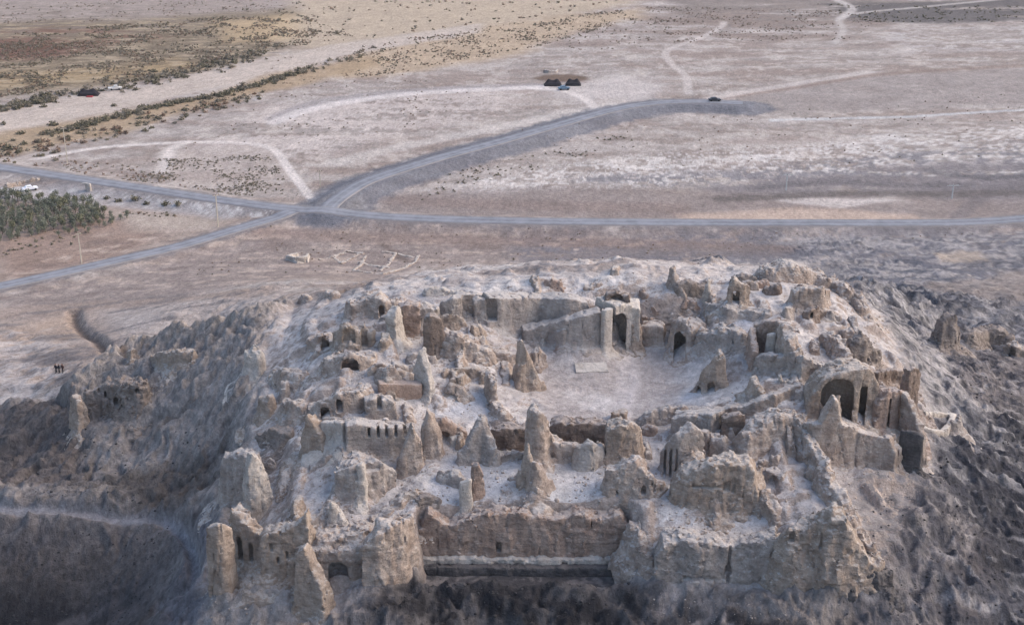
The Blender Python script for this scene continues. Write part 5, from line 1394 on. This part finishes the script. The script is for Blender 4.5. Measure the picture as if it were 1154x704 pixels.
ruin('pen_wall', 'low pale rubble pen behind the two black tents', 'pen', [([(613,82,78.5),(618,83,79),(626,82.5,80),(628,80,78)], 0.9, 0.05)], 'grey', topn=0.2, rough=0.12)
# ---------------------------------------------------------------- cars
GLASS = plain_mat('dark_glass', (40, 46, 54), 0.1, 1, 0.15); TYRE = plain_mat('tyre_rubber', (34, 33, 34)); CHROME = plain_mat('lamp_glass', (210, 205, 195), 0.05, 1, 0.2)
def car(px, py, rz, col, label, kind='car'):
    B = at_z(px, py, 0); B[2] = ground(B[0], B[1]) + 0.02
    t = thing(kind, label, 'car', B, rz=rz); pt = plain_mat('car_paint', col, 0.04, 1, 0.35)
    prof = [(-2.15, .45), (-2.15, .85), (-1.95, 1.0), (-1.45, 1.02), (-1.05, 1.45), (.35, 1.48), (.95, 1.02), (1.9, .92), (2.12, .75), (2.15, .42)]
    if kind == 'pickup_truck': prof = [(-2.5, .5), (-2.5, 1.05), (-.55, 1.05), (-.45, 1.7), (.75, 1.72), (1.2, 1.12), (2.3, 1.02), (2.45, .85), (2.45, .48)]
    bm = bmesh.new(); A = [bm.verts.new((x, -.82, z)) for x, z in prof]; C = [bm.verts.new((x, .82, z)) for x, z in prof]
    for v in A + C:
        if v.co.z > 1.2: v.co.y *= 0.84
    n = len(prof); bm.faces.new(A); bm.faces.new(C[::-1])
    for i in range(n): bm.faces.new((A[i], C[i], C[(i + 1) % n], A[(i + 1) % n]))
    bmesh.ops.recalc_face_normals(bm, faces=bm.faces); bmesh.ops.bevel(bm, geom=bm.edges[:], offset=.06, segments=2, affect='EDGES')
    me = bpy.data.meshes.new('body'); bm.to_mesh(me); me.materials.append(pt)
    o = link(bpy.data.objects.new('body', me)); o.parent = t
    z0 = 1.22 if kind == 'car' else 1.42
    for s in (-1, 1):
        o = link(bpy.data.objects.new('side_window', box_mesh('side_window', [((-.35 if kind == 'car' else .2, s * .735, z0), (1.35 if kind == 'car' else .95, .03, .3), .12)], GLASS, .01))); o.parent = t
    o = link(bpy.data.objects.new('windscreen', box_mesh('windscreen', [((0, 0, 0), (.62, 1.25, .03), 0)], GLASS, .01))); o.location = (.68 if kind == 'car' else 1.02, 0, 1.28 if kind == 'car' else 1.46); o.rotation_euler.y = .66 if kind == 'car' else .92; o.parent = t
    bm = bmesh.new(); bmesh.ops.create_cone(bm, segments=20, radius1=.33, radius2=.33, depth=.24, cap_ends=True); bmesh.ops.bevel(bm, geom=[e for e in bm.edges if e.calc_face_angle(0) > 1], offset=.04, segments=2, affect='EDGES')
    wm = bpy.data.meshes.new('wheel'); bm.to_mesh(wm); wm.materials.append(TYRE)
    for sx in (-1.35, 1.35):
        for s in (-1, 1):
            o = link(bpy.data.objects.new('wheel', wm)); o.location = (sx, s * .76, .33); o.rotation_euler.x = R(90); o.parent = t
    lm = box_mesh('headlight', [((0, 0, 0), (.06, .3, .14), 0)], CHROME, .02)
    for s in (-1, 1):
        o = link(bpy.data.objects.new('headlight', lm)); o.location = (2.13 if kind == 'car' else 2.44, s * .55, .72); o.parent = t
car(635.5, 101.5, 0.2, (96, 118, 136), 'small blue-grey car parked in front of the two black tents')
car(130, 101, 0.25, (214, 208, 200), 'whitish pickup truck parked in the river bed beside the lone black tent', 'pickup_truck')
car(805, 119.5, 0.05, (52, 54, 60), 'dark car stopped at the far end of the branch road')
car(34, 213.5, 0.5, (232, 230, 232), 'white car half hidden by bushes next to the plantation')
# ---------------------------------------------------------------- people
SKIN = plain_mat('skin', (176, 130, 104)); HAIR = plain_mat('hair', (36, 30, 28))
def caps_sdf(C, vox, k=0.06, cut=None):
    P = np.array([c[:3] for c in C] + [c[3:6] for c in C]); r = max(max(c[6], c[7]) for c in C) + .12
    lo, hi = P.min(0) - r, P.max(0) + r; n = np.ceil((hi - lo) / vox).astype(int) + 1
    X, Y, Z = np.meshgrid(*[lo[i] + vox * np.arange(n[i]) for i in range(3)], indexing='ij'); D = None
    for ax, ay, az, bx, by, bz, ra, rb in C:
        d = np.array((bx - ax, by - ay, bz - az)); L = d @ d + 1e-9
        t = np.clip(((X - ax) * d[0] + (Y - ay) * d[1] + (Z - az) * d[2]) / L, 0, 1)
        q = np.sqrt((X - ax - t * d[0]) ** 2 + (Y - ay - t * d[1]) ** 2 + (Z - az - t * d[2]) ** 2) - ra - (rb - ra) * t
        D = q if D is None else smin(D, q, k)
    D[0], D[-1] = 1, 1; D[:, 0], D[:, -1] = 1, 1; D[:, :, 0], D[:, :, -1] = 1, 1
    return surface_nets(D.astype(np.float32), lo, vox)
def person(px, py, rz, shirt, trousers, step, label):
    B = at(px, py); t = thing('person', label, 'person', B, rz=rz)
    legs = [(-.1, 0, .92, -.11, step * .5, .5, .09, .065), (-.11, step * .5, .5, -.11, step * .6 - .04, .09, .062, .045), (.1, 0, .92, .11, -step * .4, .5, .09, .065), (.11, -step * .4, .5, .11, -step * .75, .1, .062, .045)]
    feet = [(-.11, step * .6, .05, -.11, step * .6 + .16, .04, .05, .04), (.11, -step * .75, .06, .11, -step * .75 + .15, .04, .05, .04)]
    tors = [(0, 0, .95, 0, 0, 1.2, .15, .15), (-.12, 0, 1.38, .12, 0, 1.38, .10, .10), (0, 0, 1.15, 0, 0, 1.38, .15, .15)]
    arms = [(-.2, 0, 1.40, -.26, -step * .3, 1.12, .055, .045), (-.26, -step * .3, 1.12, -.26, -step * .3 + .12, .86, .042, .032), (.2, 0, 1.40, .26, step * .3, 1.12, .055, .045), (.26, step * .3, 1.12, .26, step * .3 + .12, .86, .042, .032)]
    hands = [(-.26, -step * .3 + .12, .84, -.25, -step * .3 + .15, .72, .035, .02), (.26, step * .3 + .12, .84, .25, step * .3 + .15, .72, .035, .02)]
    head = [(0, 0, 1.42, 0, .01, 1.54, .055, .055), (0, .02, 1.62, 0, .01, 1.68, .085, .095), (0, .10, 1.61, 0, .115, 1.595, .02, .018)]
    def add(nm, C, vox, mt, k=.05):
        V, Q = caps_sdf(C, vox, k); me = mesh_np(nm, V, Q); set_smooth(me); me.materials.append(mt)
        o = link(bpy.data.objects.new(nm, me)); o.parent = t
    grow = lambda C, g: [c[:6] + (c[6] + g, c[7] + g) for c in C]
    add('body', legs + feet + tors + arms + hands + head, .025, SKIN)
    add('trousers', grow(legs, .022), .03, plain_mat('trouser_cloth', trousers))
    add('shirt', grow(tors + [arms[0], arms[2], arms[1], arms[3]], .022), .03, plain_mat('shirt_cloth', shirt))
    add('hair', [(0, -.02, 1.70, 0, -.03, 1.66, .098, .09)], .025, HAIR)
    add('shoes', grow(feet, .014), .025, HAIR)
person(63.5, 419.5, 2.6, (58, 54, 60), (44, 42, 46), .30, 'person in dark clothes walking on the path below the left crest, leading the three')
person(67, 420, 2.4, (40, 40, 46), (36, 36, 40), .22, 'person in the darkest clothes in the middle of the three walkers')
person(71, 419.5, 2.7, (84, 62, 58), (48, 46, 50), .26, 'person in a brownish top walking last of the three')
# every top-level thing says what it is
for o in sc.objects:
    if o.parent is None and 'label' in o and 'kind' not in o: o['kind'] = 'thing'
# ---------------------------------------------------------------- air
hz = thing_haze = bpy.data.meshes.new('haze')
bm = bmesh.new(); bmesh.ops.create_cube(bm, size=1); bm.to_mesh(hz); bm.free()
zlo = float(H.min()) - 1.0
ho = link(bpy.data.objects.new('haze', hz)); ho.scale = (19000, 19000, 140 - zlo); ho.location = (0, 4000, (140 + zlo) / 2)
hm = bpy.data.materials.new('pale_air'); hm.use_nodes = True
for n_ in list(hm.node_tree.nodes):
    if n_.type != 'OUTPUT_MATERIAL': hm.node_tree.nodes.remove(n_)
pv = hm.node_tree.nodes.new('ShaderNodeVolumePrincipled'); pv.inputs['Density'].default_value = 0.00007; pv.inputs['Color'].default_value = (0.86, 0.9, 0.98, 1); pv.inputs['Anisotropy'].default_value = 0.2
hm.node_tree.links.new(pv.outputs[0], hm.node_tree.nodes['Material Output'].inputs['Volume'])
hz.materials.append(hm); ho['kind'] = 'stuff'; ho['label'] = 'thin pale dusk haze over the plain'; ho['category'] = 'haze'
